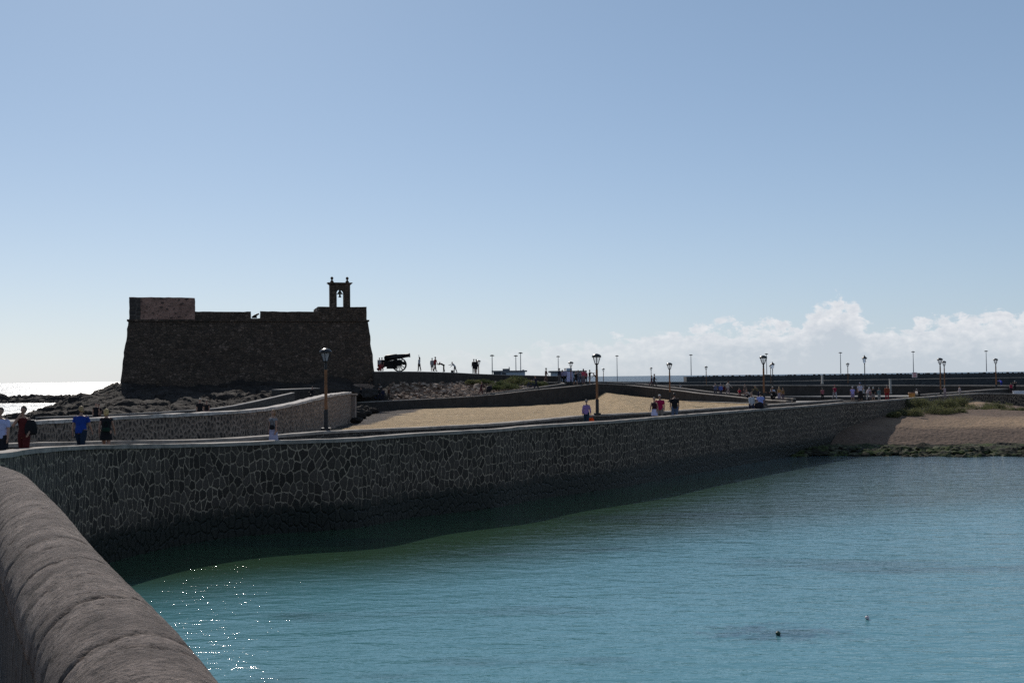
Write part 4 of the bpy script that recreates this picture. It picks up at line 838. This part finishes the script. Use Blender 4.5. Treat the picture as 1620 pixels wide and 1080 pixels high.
    for s_, e_, w_, h_ in arms:
        b.tube([T(s_ - X * (.02 if s_.x > 0 else -.02)), T(s_.lerp(e_, .3)), T(e_), T(e_.lerp(w_, .3)), T(w_)], [.034 * H, .030 * H, .024 * H, .024 * H, .015 * H], 9)
        d = (h_ - w_).normalized(); b.tube([T(w_), T(w_ + d * .03), T(w_ + d * .055)], [(.013 * H, .012 * H), (.012 * H, .024 * H), (.010 * H, .022 * H)], 8, ref=(1, 0, 0))
        side = d.cross(X); side = side.normalized() if side.length > .01 else Vector((0, 1, 0))
        if near:
            for k, (o_, l_) in enumerate(((-.017, .036), (-.006, .042), (.006, .040), (.016, .031))):
                p0 = w_ + d * .05 + side * o_; b.tube([T(p0), T(p0 + d * l_ * .5 + X * (-.004 if s_.x > 0 else .004)), T(p0 + d * l_ + X * (-.012 if s_.x > 0 else .012))], [.0058 * H, .0052 * H, .004 * H], 6)
            p0 = w_ + d * .022 + side * -.016; b.tube([T(p0), T(p0 - side * .016 + d * .016), T(p0 - side * .020 + d * .032)], [.007 * H, .006 * H, .0045 * H], 6)
        else: b.tube([T(w_ + d * .05), T(w_ + d * .085)], [(.009 * H, .020 * H), (.007 * H, .014 * H)], 6, ref=(1, 0, 0))
    PEND.append((b, 'body', skinm(skin), root, (.0042 if near else .011) * H))
    # top
    c = MB(); g = 1.13; hem = {'trousers': -.06, 'shorts': -.05, 'skirt': .03, 'dress': 0, 'none': 0, 'long': -.06}.get(bottom, -.04)
    c.tube([T(pel + up * hem), T(pel + up * .02), T(J['waist']), T(J['chest']), T(pel + up * .258), T(J['nb'] - up * .012)], [(.10 * S, .072 * S), (.102 * S, .074 * S), (.090 * S * wm, .066 * S), (.111 * S * wm, .076 * S), (.088 * S * wm, .058 * S), (.040 * S, .040 * S)], 16, ref=(1, 0, 0))
    for s_, e_, w_, h_ in arms:
        if sleeve <= 0: continue
        in_ = s_ - X * (.03 if s_.x > 0 else -.03)
        if sleeve <= .6: c.tube([T(in_), T(s_.lerp(e_, .2)), T(s_.lerp(e_, sleeve * 1.3))], [.032 * H, .036 * H, .034 * H], 9)
        else: c.tube([T(in_), T(s_.lerp(e_, .3)), T(e_), T(e_.lerp(w_, .92))], [.034 * H, .036 * H, .031 * H, .024 * H], 9)
    PEND.append((c, 'shirt', clothm(top), root, (.007 if near else .012) * H))
    # bottom
    q = MB()
    if bottom in ('trousers', 'shorts', 'long'):
        fl = .96 if bottom != 'shorts' else .0
        q.tube([T(pel + up * .055), T(pel), T(pel - Vector((0, 0, .06)))], [(.090 * S, .066 * S), (.098 * S, .072 * S), (.08 * S, .065 * S)], 14, ref=(1, 0, 0))
        for hip, knee, ank, toe, ft in legs:
            if bottom == 'shorts': q.tube([T(hip + Vector((0, 0, .02))), T(hip.lerp(knee, .4)), T(hip.lerp(knee, .92))], [.060 * S, .060 * S, .054 * S], 10)
            else: q.tube([T(hip + Vector((0, 0, .02))), T(hip.lerp(knee, .4)), T(knee), T(knee.lerp(ank, .4)), T(knee.lerp(ank, .97))], [.059 * S, .058 * S, .043 * H, .043 * H, .036 * H], 10)
        PEND.append((q, 'trousers' if bottom != 'shorts' else 'shorts', clothm(bcol), root, (.007 if near else .012) * H))
    elif bottom in ('skirt', 'dress', 'longskirt'):
        ln = {'skirt': .22, 'dress': .19, 'longskirt': .42}[bottom]; k1 = legs[0][1].lerp(legs[1][1], .5)
        d = (k1 - pel).normalized() if pose == 'sit' else Vector((0, 0, -1))
        q.tube([T(pel + up * .06), T(pel), T(pel + d * ln * .5), T(pel + d * ln)], [(.088 * S, .066 * S), (.100 * S, .078 * S), (.115 * S, .095 * S), ((.10 + .08 * ln) * S * 1.05, .11 * S)], 16, ref=(1, 0, 0))
        PEND.append((q, 'skirt', clothm(bcol), root, (.007 if near else .012) * H))
    s2 = MB()
    for hip, knee, ank, toe, ft in legs: s2.tube([T(ank) - Vector((0, 0, .014 * H)) - ft * .026 * H, T(toe) - ft * .03 * H - Vector((0, 0, .001)), T(toe) + ft * .006 * H], [(.027 * H, .024 * H), (.029 * H, .021 * H), (.020 * H, .014 * H)], 8, ref=(1, 0, 0))
    s2.build('shoes', clothm(shoe), root, smooth=True)
    h = MB(); hb = hc + Vector((0, -.008 * H, .012 * H)); h.ell(hb, (.049 * H, .055 * H, .060 * H), 12, 8)
    for k, v in enumerate(h.v):                       # open the face: pull the front lower part of the cap inside the head
        v = Vector(v)
        if v.y > hc.y + .012 * H and v.z < hc.z + .028 * H: h.v[k] = tuple(hc + (v - hc) * .55)
    if hairstyle == 'long': h.tube([hc + Vector((0, -.03 * H, .01 * H)), hc + Vector((.004 * H, -.046 * H, -.05 * H)), hc + Vector((.012 * H, -.05 * H, -.11 * H))], [(.045 * H, .026 * H), (.046 * H, .022 * H), (.026 * H, .012 * H)], 10, ref=(1, 0, 0))
    if hairstyle == 'bob': h.tube([hc + Vector((0, -.018 * H, .02 * H)), hc + Vector((.004 * H, -.026 * H, -.05 * H)), hc + Vector((.016 * H, -.03 * H, -.075 * H))], [(.050 * H, .036 * H), (.054 * H, .032 * H), (.040 * H, .018 * H)], 12, ref=(1, 0, 0))
    if hairstyle == 'bun': h.ell(hc + Vector((.008 * H, -.03 * H, .062 * H)), .024 * H, 8, 6)
    if hairstyle == 'blown': h.tube([hc + Vector((0, -.03 * H, .01 * H)), hc + Vector((.04 * H, -.05 * H, -.03 * H)), hc + Vector((.085 * H, -.05 * H, -.045 * H))], [(.044 * H, .026 * H), (.034 * H, .02 * H), (.010 * H, .008 * H)], 8, ref=(0, 1, 0))
    h.build('hair', plain('hair_%02x%02x%02x' % tuple(int(255 * x) for x in hair), hair, .6, .3, 20), root, smooth=True)
    if hat:
        k = MB(); k.lathe(hc + Vector((0, -.004 * H, .022 * H)), [(.055 * H, 0), (.055 * H, .025 * H), (.042 * H, .046 * H), (.01 * H, .052 * H)], 12); k.box(hc + Vector((0, .062 * H, .026 * H)), (.07 * H, .05 * H, .006 * H)); k.build('cap', clothm(hat), root, smooth=True)
    return root, (lambda v: (v + sh_) * H), dict(arms=arms, J=J, legs=legs)
def WP(root, v): return Vector(root.location) + Matrix.Rotation(root.rotation_euler[2], 3, 'Z') @ v
K = (.012, .012, .014)
def at(px, yh, d, zg):
    p = P(px, yh, d); return Vector((p.x, p.y, zg)), p.z - zg
def put(px, yh, d, zg, face, pose, label, **kw):
    loc, H = at(px, yh, d, zg); vis = {'stand': .995, 'bend': .78, 'reach': .88, 'crouch': .60, 'sit': .80}.get(pose, .99)
    if H / vis > 1.95 or H / vis < 1.0: print('HEIGHT', label, round(H / vis, 2))
    return person(loc, max(1.05, min(1.92, H / vis)), face, pose, label, **kw)
def putf(px, yh, yf, d, face, pose, label, **kw):
    return put(px, yh, d, P(px, yf, d).z, face, pose, label, **kw)
G1 = 'walkers on the quay'
blue = put(128, 644.5, 38.2, 3.42, -8, 'stroll', 'fair haired person in a blue back panelled shirt walking away on the quay', top=(.010, .035, .20), sleeve=.55, bcol=(.012, .022, .04), hair=(.30, .19, .09), hairstyle='blown', near=True, group=G1, wide=1.12)
blk = put(168, 648.5, 39.6, 3.36, 4, 'stroll', 'blonde woman in a sleeveless black dress with a small bag at the back', top=K, sleeve=.25, bottom='dress', bcol=K, hair=(.42, .28, .12), hairstyle='bob', near=True, group=G1, fem=True, wide=1.05)
red = put(38, 645.5, 32.5, 3.6, 172, 'chin', 'woman with a hair bun in a dark red outfit holding a hand to her chin', top=(.07, .012, .012), sleeve=0, bottom='shorts', bcol=(.07, .012, .012), hair=(.03, .02, .015), hairstyle='bun', near=True, group=G1, fem=True)
whi = put(1.5, 646.5, 31.0, 3.66, 178, 'stand', 'man in a loose white printed T-shirt cut off by the left edge', top=(.34, .36, .55), sleeve=.6, bottom='shorts', bcol=(.015, .015, .02), hair=(.03, .02, .015), near=True, group=G1, wide=1.12)
lady = put(432.5, 649.3, 46.5, 3.04, 150, 'stand', 'woman in a pale top and long white skirt with dark belt by the pale wall', top=(.20, .19, .20), sleeve=.3, bottom='longskirt', bcol=(.30, .30, .42), hair=(.22, .11, .05), hairstyle='bob', near=True, group=G1, fem=True)
lil = put(927.5, 633, 65, 3.03, -12, 'stroll', 'woman in a lilac shirt and jeans walking with an orange bag', top=(.22, .14, .30), sleeve=.9, bcol=(.012, .03, .05), hair=(.20, .15, .14), near=True, group=G1, fem=True)
a1 = put(1035, 629.5, 69.0, 3.03, 160, 'stroll', 'short haired woman in a dark top and white skirt beside the man in pink', top=(.03, .012, .02), sleeve=0, bottom='skirt', bcol=(.42, .42, .60), hair=(.28, .20, .16), near=True, group=G1, fem=True)
a2 = put(1043.5, 625, 69.6, 3.03, 176, 'stand', 'grey haired man in a magenta polo shirt and stone shorts', top=(.30, .010, .06), sleeve=.6, bottom='trousers', bcol=(.17, .16, .14), hair=(.5, .5, .5), near=True, group=G1, wide=1.2)
a3 = put(1067, 622.5, 71, 3.03, 5, 'stand', 'tall man in a black shirt and blue jeans walking away', top=K, sleeve=.6, bcol=(.07, .10, .16), hair=(.03, .025, .02), near=True, group=G1, wide=1.1)
b1 = put(1188.5, 620.5, 80, 3.03, 190, 'walk', 'person in a white top and dark vest leading a pushchair along the quay', top=(.42, .42, .45), sleeve=.9, bcol=(.02, .02, .04), hair=(.08, .04, .03), group=G1)
b2 = put(1203, 621, 81, 3.03, 0, 'stand', 'man in a pale blue shirt and dark trousers seen from behind on the quay', top=(.24, .28, .55), sleeve=.6, bcol=(.015, .02, .03), hair=(.02, .015, .012), group=G1, wide=1.15)
G2 = 'people on the castle terrace'
putf(663, 565.2, 587.3, 147.5, 60, 'selfie', 'slim woman raising one arm on the terrace right of the cannon', top=(.30, .32, .36), sleeve=.9, bcol=K, hair=K, hairstyle='long', fem=True, group=G2)
putf(683.6, 566.5, 587.6, 148, 10, 'stand', 'person in a pale jacket and bare legs next to the red shirt on the terrace', top=(.25, .27, .29), sleeve=.9, bottom='shorts', bcol=(.2, .2, .2), hair=K, group=G2)
putf(688.2, 562.6, 588.0, 147.6, -60, 'stroll', 'tall man in a red shirt and dark red trousers on the terrace', top=(.20, .012, .02), sleeve=.6, bcol=(.05, .01, .015), hair=K, group=G2)
putf(702, 573.3, 588.6, 148, 80, 'bend', 'person in black bending over at the terrace edge', top=K, sleeve=.9, bcol=K, hair=K, group=G2)
su = putf(719.5, 573.3, 590, 149, 80, 'reach', 'person in a pale jacket leaning down to a dark case', top=(.28, .31, .34), sleeve=.9, bcol=(.03, .03, .04), hair=K, group=G2)
putf(749.6, 566.7, 591, 151, 20, 'stand', 'left one of the two people in black beside the terrace lamp', top=K, sleeve=.9, bcol=K, hair=K, group=G2)
putf(753.2, 566.9, 591.2, 151, -30, 'stand', 'right one of the two people in black beside the terrace lamp', top=K, sleeve=.9, bottom='shorts', bcol=K, hair=K, group=G2)
putf(600.3, 566.0, 587.4, 143.2, 170, 'stand', 'person in a white top and red trousers in front of the cannon trail', top=(.22, .22, .24), sleeve=.6, bcol=(.22, .03, .03), hair=K, group=G2)
putf(604.3, 565.6, 587.4, 143.8, 30, 'stand', 'dark clothed visitor with reddish legs leaning on the cannon trail', top=K, sleeve=.6, bcol=(.16, .05, .05), hair=K, group=G2)
G3 = 'people on the causeway behind the sand'
putf(571.5, 612.5, 634.2, 130.5, 100, 'stroll', 'woman in a dark top and whitish trousers left end of the causeway', top=K, sleeve=.9, bcol=(.14, .14, .15), hair=K, group=G3, fem=True)
putf(600, 612.5, 633.6, 131, 60, 'stroll', 'dark figure beside the low seated one on the causeway', top=K, sleeve=.9, bcol=(.02, .02, .035), hair=K, group=G3)
putf(606, 614, 633.4, 131, 200, 'stand', 'second dark figure of the causeway group in a navy coat', top=(.015, .018, .04), sleeve=.9, bcol=(.02, .02, .03), hair=K, group=G3)
putf(614.5, 612.6, 633.2, 131, -90, 'stroll', 'person in brown at the right of the dark causeway group', top=(.06, .025, .015), sleeve=.9, bcol=(.035, .028, .025), hair=(.04, .02, .01), group=G3)
putf(594.5, 625, 633.8, 131, 90, 'crouch', 'figure crouching low beside the dark causeway group', top=(.02, .025, .05), sleeve=.9, bcol=K, hair=K, group=G3)
pr = putf(760.8, 604.0, 624.6, 131.5, -90, 'push', 'woman in dark red pushing a pram up the causeway', top=(.045, .01, .018), sleeve=.9, bcol=(.07, .02, .025), hair=(.2, .12, .08), group=G3, fem=True)
bk = putf(848, 594.4, 616.4, 133.5, 95, 'push', 'man in navy walking a bicycle on the causeway', top=(.01, .014, .035), sleeve=.9, bcol=(.012, .016, .03), hair=(.15, .09, .06), group=G3)
G4 = 'people gathered on the ridge'
for a in [(863.5, 582.6, 604.3, 149, -80, 'stroll', 'man with a cap in a dark red jacket and tan trousers on the ridge', dict(top=(.07, .012, .014), sleeve=.9, bcol=(.20, .12, .09), hair=K, hat=K)),
    (885, 582.6, 605.6, 143, 60, 'stand', 'large person in a dark navy coat left of the lilac top on the ridge', dict(top=(.016, .018, .035), sleeve=.9, bcol=(.10, .09, .09), hair=(.2, .18, .16), wide=1.15)),
    (889.5, 585.2, 606, 144.5, 180, 'stand', 'person in a pale purple top half hidden behind the grey shirt', dict(top=(.18, .15, .24), sleeve=.6, bcol=K, hair=K)),
    (893.8, 582.8, 606.8, 143, 170, 'stand', 'person in a grey lilac shirt and black trousers on the ridge', dict(top=(.24, .23, .34), sleeve=.9, bcol=K, hair=K)),
    (910.5, 587.4, 609.4, 140, 200, 'walk', 'person in black with a pale chest bag stepping along the ridge', dict(top=K, sleeve=.9, bottom='shorts', bcol=K, hair=K)),
    (914.6, 585.6, 606.6, 146, 160, 'stand', 'person in grey behind the group left of the pink top', dict(top=(.12, .13, .15), sleeve=.6, bcol=(.1, .11, .15), hair=(.1, .08, .06))),
    (918.5, 586.4, 606.4, 147, 20, 'stand', 'grey blue dressed visitor behind the pink top', dict(top=(.10, .12, .16), sleeve=.6, bcol=(.06, .07, .10), hair=K)),
    (922.8, 583.0, 608.2, 140.5, 0, 'stand', 'woman in a bright pink top and greyish skirt on the ridge', dict(top=(.34, .05, .09), sleeve=.6, bottom='longskirt', bcol=(.10, .085, .10), hair=K, hairstyle='long', fem=True)),
    (926.6, 586.0, 606.0, 145, 190, 'stand', 'slim person in dark pink at the right shoulder of the pink top', dict(top=(.22, .03, .06), sleeve=.9, bcol=K, hair=K)),
    (932.7, 585.4, 607.4, 140.5, -60, 'point', 'man in a black shirt and pale shorts reaching to the right', dict(top=K, sleeve=.6, bottom='shorts', bcol=(.26, .24, .26), hair=K)),
    (943, 590.9, 606.6, 141, 90, 'reach', 'small figure facing the man with the pale shorts', dict(top=(.05, .03, .04), sleeve=.9, bcol=(.12, .09, .09), hair=K))]: putf(*a[:4], a[4], a[5], a[6], group=G4, **a[7])
G5 = 'people on the path right of the ridge'
for a in [(1034.6, 591.4, 612.2, 138.8, -100, 'walk', 'man in a cap and dark clothes walking down the ramp alone in front', dict(top=(.02, .012, .014), sleeve=.9, bcol=(.02, .018, .025), hair=K, hat=K)),
    (1030.6, 593.6, 611.0, 141, -100, 'walk', 'person in dusky purple walking just behind the man in the cap', dict(top=(.05, .03, .05), sleeve=.9, bcol=(.10, .04, .05), hair=K)),
    (1131.5, 606.8, 627, 127, 170, 'point', 'grey haired man in a blue grey shirt at the ramp wall', dict(top=(.09, .10, .16), sleeve=.6, bcol=(.04, .04, .05), hair=(.45, .42, .4), wide=1.2)),
    (1140, 607, 627.5, 127, 185, 'stand', 'grey haired person in a bright blue shirt beside the blue grey man', dict(top=(.08, .11, .32), sleeve=.9, bcol=(.03, .03, .05), hair=(.4, .4, .42))),
    (1144.5, 608, 627, 129, 160, 'stand', 'person in dark red behind the two blue shirts', dict(top=(.06, .012, .015), sleeve=.9, bcol=(.03, .02, .02), hair=K)),
    (1151.5, 601.6, 625.4, 123.5, -70, 'walk', 'tall person in cream clothes and a dark cap striding along', dict(top=(.33, .30, .28), sleeve=.9, bcol=(.22, .17, .17), hair=K, hat=K, wide=1.15)),
    (1178.5, 607.8, 627.4, 121.5, 150, 'stand', 'person in a brownish print top beside the seated red shirt', dict(top=(.10, .08, .07), sleeve=.6, bcol=(.16, .12, .12), hair=K)),
    (1199.6, 610.8, 631.5, 118, 100, 'reach', 'person with a khaki hat and olive shirt leaning left', dict(top=(.12, .10, .055), sleeve=.9, bcol=(.02, .02, .04), hair=(.2, .16, .12), hat=(.28, .24, .18))),
    (1232.6, 612.2, 633.4, 110, 170, 'stroll', 'blonde woman in an orange yellow top and pale skirt', dict(top=(.34, .19, .07), sleeve=.3, bottom='longskirt', bcol=(.24, .21, .27), hair=(.4, .32, .18), hairstyle='bob', fem=True)),
    (1238.4, 614.2, 633.0, 112, 200, 'stand', 'person in mustard brown behind the blonde woman', dict(top=(.22, .12, .05), sleeve=.6, bcol=(.09, .07, .10), hair=(.25, .12, .05)))]: putf(*a[:4], a[4], a[5], a[6], group=G5, **a[7])
for a in [(1169.4, 613.6, 120.2, 3.62, 180, 'sit', 'person in a bright red top sitting on the path', dict(top=(.38, .012, .03), sleeve=.6, bcol=(.06, .01, .02), hair=K)),
    (1186.5, 617.8, 117, 3.42, 100, 'crouch', 'person in a cream top crouching behind the pushchair', dict(top=(.32, .28, .27), sleeve=.6, bcol=(.02, .02, .03), hair=(.18, .07, .04))),
    (1222.2, 611.6, 112, 3.45, 180, 'sit', 'grey haired person in a white and blue striped shirt sitting', dict(top=(.36, .38, .46), sleeve=.6, bcol=(.02, .02, .03), hair=(.45, .42, .4))),
    (1225.8, 616.0, 111, 3.4, 120, 'crouch', 'person in black crouching by the striped shirt', dict(top=K, sleeve=.9, bcol=K, hair=K)),
    (1076.3, 609.8, 140, 4.1, 200, 'sit', 'pale shirted cyclist resting beyond the ramp wall', dict(top=(.28, .28, .28), sleeve=.6, bcol=K, hair=K))]: put(*a[:7], group=G5, **a[7])
G6 = 'people in the plaza'
for a in [(1301, 613.6, 633.6, 108, 5, 'stand', 'person in a red checked shirt behind the kerb wall', dict(top=(.30, .09, .11), sleeve=.6, bcol=(.01, .01, .012), hair=(.12, .12, .1))),
    (1320.3, 608.8, 632.2, 112, 190, 'walk', 'person in a crimson top and white trousers walking in the plaza', dict(top=(.28, .015, .05), sleeve=.6, bcol=(.36, .32, .32), hair=(.3, .02, .05))),
    (1348.6, 611.5, 635.3, 104, 8, 'stand', 'person in a lilac shirt with a dark strap across the back', dict(top=(.30, .27, .55), sleeve=.6, bottom='shorts', bcol=(.20, .16, .27), hair=(.4, .4, .42), wide=1.15)),
    (1360.6, 605.4, 634.6, 103, 15, 'stand', 'tallest plaza visitor in a white shirt and long black skirt', dict(top=(.38, .36, .44), sleeve=.6, bottom='longskirt', bcol=(.02, .016, .016), hair=(.07, .09, .16), wide=1.15)),
    (1366.3, 611.8, 633.0, 110, -20, 'stand', 'slim person in white beside the black lantern post', dict(top=(.30, .30, .30), sleeve=.6, bcol=K, hair=(.3, .25, .2))),
    (1372, 613.6, 634.0, 105, -50, 'reach', 'white haired person in a white and red shirt leaning forward', dict(top=(.40, .32, .34), sleeve=.6, bcol=(.22, .21, .21), hair=(.5, .5, .5))),
    (1377, 615.4, 632.0, 112, 180, 'stand', 'person in faded red between the leaning one and the black top', dict(top=(.20, .09, .11), sleeve=.6, bcol=(.13, .10, .11), hair=K)),
    (1381.4, 612.7, 634.6, 104, 0, 'stand', 'grey haired man in a black shirt and pale shorts in the plaza', dict(top=K, sleeve=.6, bottom='shorts', bcol=(.20, .17, .17), hair=(.5, .5, .48))),
    (1390.6, 613.3, 634.8, 103.5, 10, 'stand', 'person in a teal top with a dark backpack and light trousers', dict(top=(.10, .15, .16), sleeve=.9, bcol=(.26, .26, .25), hair=(.06, .09, .1))),
    (1403, 609.4, 634.0, 103, 170, 'stand', 'person in a rusty brown top and red trousers by the pale post', dict(top=(.22, .05, .025), sleeve=.9, bcol=(.24, .012, .02), hair=(.2, .17, .14), wide=1.2)),
    (1453.6, 615.4, 628, 121, 120, 'bend', 'grey haired person leaning over the curling low wall', dict(top=(.10, .09, .09), sleeve=.9, bcol=K, hair=(.4, .4, .38))),
    (1494.6, 611.0, 630.5, 117, 20, 'phone', 'person in a pale pink shirt lifting both hands above the bushes', dict(top=(.34, .25, .27), sleeve=.6, bcol=(.26, .2, .2), hair=(.3, .26, .22))),
    (1518.3, 610.3, 630.0, 124, 80, 'stroll', 'stooped walker in a whitish jacket above the bushes', dict(top=(.34, .29, .30), sleeve=.9, bcol=(.3, .26, .26), hair=(.03, .03, .04), wide=1.2)),
    (1584.0, 600.8, 613, 200, 0, 'bend', 'distant person in vivid blue leaning on the far wall', dict(top=(.06, .07, .42), sleeve=.9, bcol=(.04, .05, .2), hair=(.06, .07, .3))),
    (1599.5, 605.5, 622.4, 131, 10, 'stand', 'person in a raspberry red top near the right edge', dict(top=(.26, .02, .05), sleeve=.6, bcol=(.02, .012, .02), hair=(.04, .08, .04), wide=1.1)),
    (1605.3, 602.4, 622.4, 132, -20, 'phone', 'person in black beside the raspberry red top', dict(top=K, sleeve=.9, bcol=K, hair=(.25, .25, .25)))]: putf(*a[:4], a[4], a[5], a[6], group=G6, **a[7])
G7 = 'people on the path behind the pale wall'
put(152, 637.6, 77, 2.95, 190, 'stand', 'person in a black dress standing on the rocks behind the blue shirt', top=K, sleeve=.3, bottom='dress', bcol=K, hair=(.06, .04, .03), group=G7)
put(156.5, 638.6, 77.5, 2.95, 160, 'stand', 'dark companion right behind the black dress on the rocks', top=(.02, .015, .015), sleeve=.6, bottom='shorts', bcol=K, hair=K, group=G7)
put(316.2, 630.8, 78, 3.05, 200, 'stand', 'grey haired person in black looking over the pale curved wall', top=K, sleeve=.6, bcol=K, hair=(.4, .36, .3), group=G7)
put(327, 633.5, 79, 3.05, 170, 'stand', 'person in a dusky pink skirt behind the pale curved wall', top=K, sleeve=.3, bottom='longskirt', bcol=(.11, .06, .07), hair=K, group=G7)
put(494, 611.5, 116.5, 3.9, 180, 'sit', 'person in black sitting against the dark wall block', top=K, sleeve=.9, bcol=K, hair=K, group=G7)

# continuous surfaces for bodies and clothes
tmp = []
for mb, nm, mt, root, vox in PEND:
    o = mb.build(nm + '_tmp', mt); md = o.modifiers.new('r', 'REMESH'); md.mode = 'VOXEL'; md.voxel_size = vox; md.use_smooth_shade = True
    sm = o.modifiers.new('s', 'SMOOTH'); sm.factor = .5; sm.iterations = 2; tmp.append(o)
dg = bpy.context.evaluated_depsgraph_get(); dg.update()
for o, (mb, nm, mt, root, vox) in zip(tmp, PEND):
    me = bpy.data.meshes.new_from_object(o.evaluated_get(dg)); me.name = nm
    if not me.materials: me.materials.append(mt)
    me.polygons.foreach_set('use_smooth', [True] * len(me.polygons)); n = bpy.data.objects.new(nm, me); COL.objects.link(n); n.parent = root
for o in tmp:
    me = o.data; bpy.data.objects.remove(o); bpy.data.meshes.remove(me)

# ---------------------------------------------------------------- things people carry
def bag(loc, w, h, d, col, label, name='handbag', rz=0.0, strap=.3, cat='bag'):
    o = empty(name, loc, label, cat, None, rz); m = MB(); m.tube([(0, 0, 0), (0, 0, h * .15), (0, 0, h * .7), (0, 0, h)], [(w * .42, d * .4), (w * .52, d * .55), (w * .48, d * .5), (w * .3, d * .25)], 12); m.build('bag_body', clothm(col), o, smooth=True)
    s = MB(); n = 10; s.tube([(math.cos(math.pi * k / n) * w * .32, 0, h + math.sin(math.pi * k / n) * strap) for k in range(n + 1)], .010, 5); s.build('strap', clothm(tuple(c * .7 for c in col)), o); return o
def hand(t, i): root, T, d = t; a = d['arms'][i]; return WP(root, T(a[2].lerp(a[3], .8)))
h = hand(lil, 1); bag(h - Vector((0, 0, .52)), .36, .34, .16, (.75, .07, .01), 'bright orange carrier bag held by the woman in lilac', 'carrier_bag', strap=.17)
def sling(t, col, label, off, w=.34, h=.28, name='shoulder_bag'):
    root, T, d = t; p = WP(root, T(d['J']['pel'] + Vector(off))); return bag(p, w, h, .14, col, label, name, root.rotation_euler[2], strap=.22)
sling(red, K, 'large black shoulder bag hanging at the side of the woman in dark red', (-.13, .03, -.02), .42, .42)
sling(lady, K, 'small black bag on the hip of the woman in the long white skirt', (-.04, .10, .0), .24, .18)
sling(blk, (.012, .03, .02), 'small dark green hip bag on the blonde woman in black', (.02, -.085, -.01), .28, .14, 'hip_bag')
def pram(loc, rz, label, s=1.0):
    o = empty('pram', loc, label, 'pram', None, rz); m = MB()
    m.tube([(-.25, 0, .55), (-.1, 0, .5), (.2, 0, .52), (.42, 0, .68)], [(.2, .10), (.24, .16), (.24, .16), (.2, .08)], 10, ref=(0, 1, 0)); m.build('seat', clothm(K), o, smooth=True)
    m = MB(); m.ell((.12, 0, .78), (.34, .26, .28), 12, 8); m.build('hood', clothm((.016, .014, .02)), o, smooth=True)
    m = MB()
    for y in (-.22, .22): m.tube([(-.55, y, 1.0), (-.25, y, .7), (.38, y, .12)], .016, 5); m.tube([(-.1, y, .6), (-.28, y, .12)], .016, 5)
    m.tube([(-.55, -.22, 1.0), (-.55, .22, 1.0)], .018, 5); m.build('frame', dark_p, o)
    for x, y in ((.38, -.22), (.38, .22), (-.28, -.22), (-.28, .22)):
        m = MB(); m.tube([(x + .11 * math.cos(math.pi * k / 7), y, .12 + .11 * math.sin(math.pi * k / 7)) for k in range(15)], .02, 5, cap=False, ref=(0, 1, 0)); m.tube([(x, y - .02, .12), (x, y + .02, .12)], .04, 6); m.build('wheel', dark_p, o)
def near_hand(t, dx, dz=0): r = t[0]; l = Vector(r.location); return l + Vector((dx, 0, dz))
pram(near_hand(pr, .85, .0), 0.0, 'black pram rolling in front of the woman in dark red')
pram(near_hand(b1, .42), -.5, 'dark pushchair between the white top and the pale blue shirt')
def bicycle(loc, rz, label, col):
    o = empty('bicycle', loc, label, 'bicycle', None, rz)
    for x in (-.5, .5):
        m = MB(); n = 20; m.tube([(x + .33 * math.cos(2 * math.pi * k / n), 0, .34 + .33 * math.sin(2 * math.pi * k / n)) for k in range(n + 1)], .022, 5, cap=False, ref=(0, 1, 0))
        for k in range(8): a = math.pi * k / 4; m.tube([(x, 0, .34), (x + .32 * math.cos(a), 0, .34 + .32 * math.sin(a))], .006, 4)
        m.build('wheel', dark_p, o)
    m = MB()
    for a, b in (((-.5, .34), (-.08, .30)), ((-.08, .30), (.36, .78)), ((-.08, .30), (-.2, .82)), ((-.18, .76), (.35, .80)), ((-.5, .34), (-.18, .76)), ((.5, .34), (.34, .92))): m.tube([(a[0], 0, a[1]), (b[0], 0, b[1])], .018, 6)
    m.build('frame', clothm(col), o); m = MB(); m.tube([(.32, -.26, .98), (.36, 0, .94), (.32, .26, .98)], .016, 5); m.build('handlebar', dark_p, o); m = MB(); m.tube([(-.34, 0, .87), (-.1, 0, .86)], [(.07, .03), (.03, .02)], 6, ref=(0, 1, 0)); m.build('saddle', dark_p, o)
bicycle(near_hand(bk, -.55), math.pi, 'bicycle pushed by the man in navy', (.02, .03, .12))
q = P(1069, 617.3, 137.0); bicycle((q.x, q.y + 3, q.z - .5), .2, 'bicycle standing by the resting cyclist', (.2, .2, .2))
# suitcase on the terrace
q = P(715.5, 590, 149); o = empty('suitcase', q, 'small dark case on the terrace by the leaning person', 'suitcase'); m = MB(); m.box((0, 0, .18), (.34, .22, .36)); m.build('case_body', clothm(K), o); m = MB(); m.tube([(-.1, 0, .36), (-.1, 0, .42), (.1, 0, .42), (.1, 0, .36)], .012, 5); m.build('handle', dark_p, o)
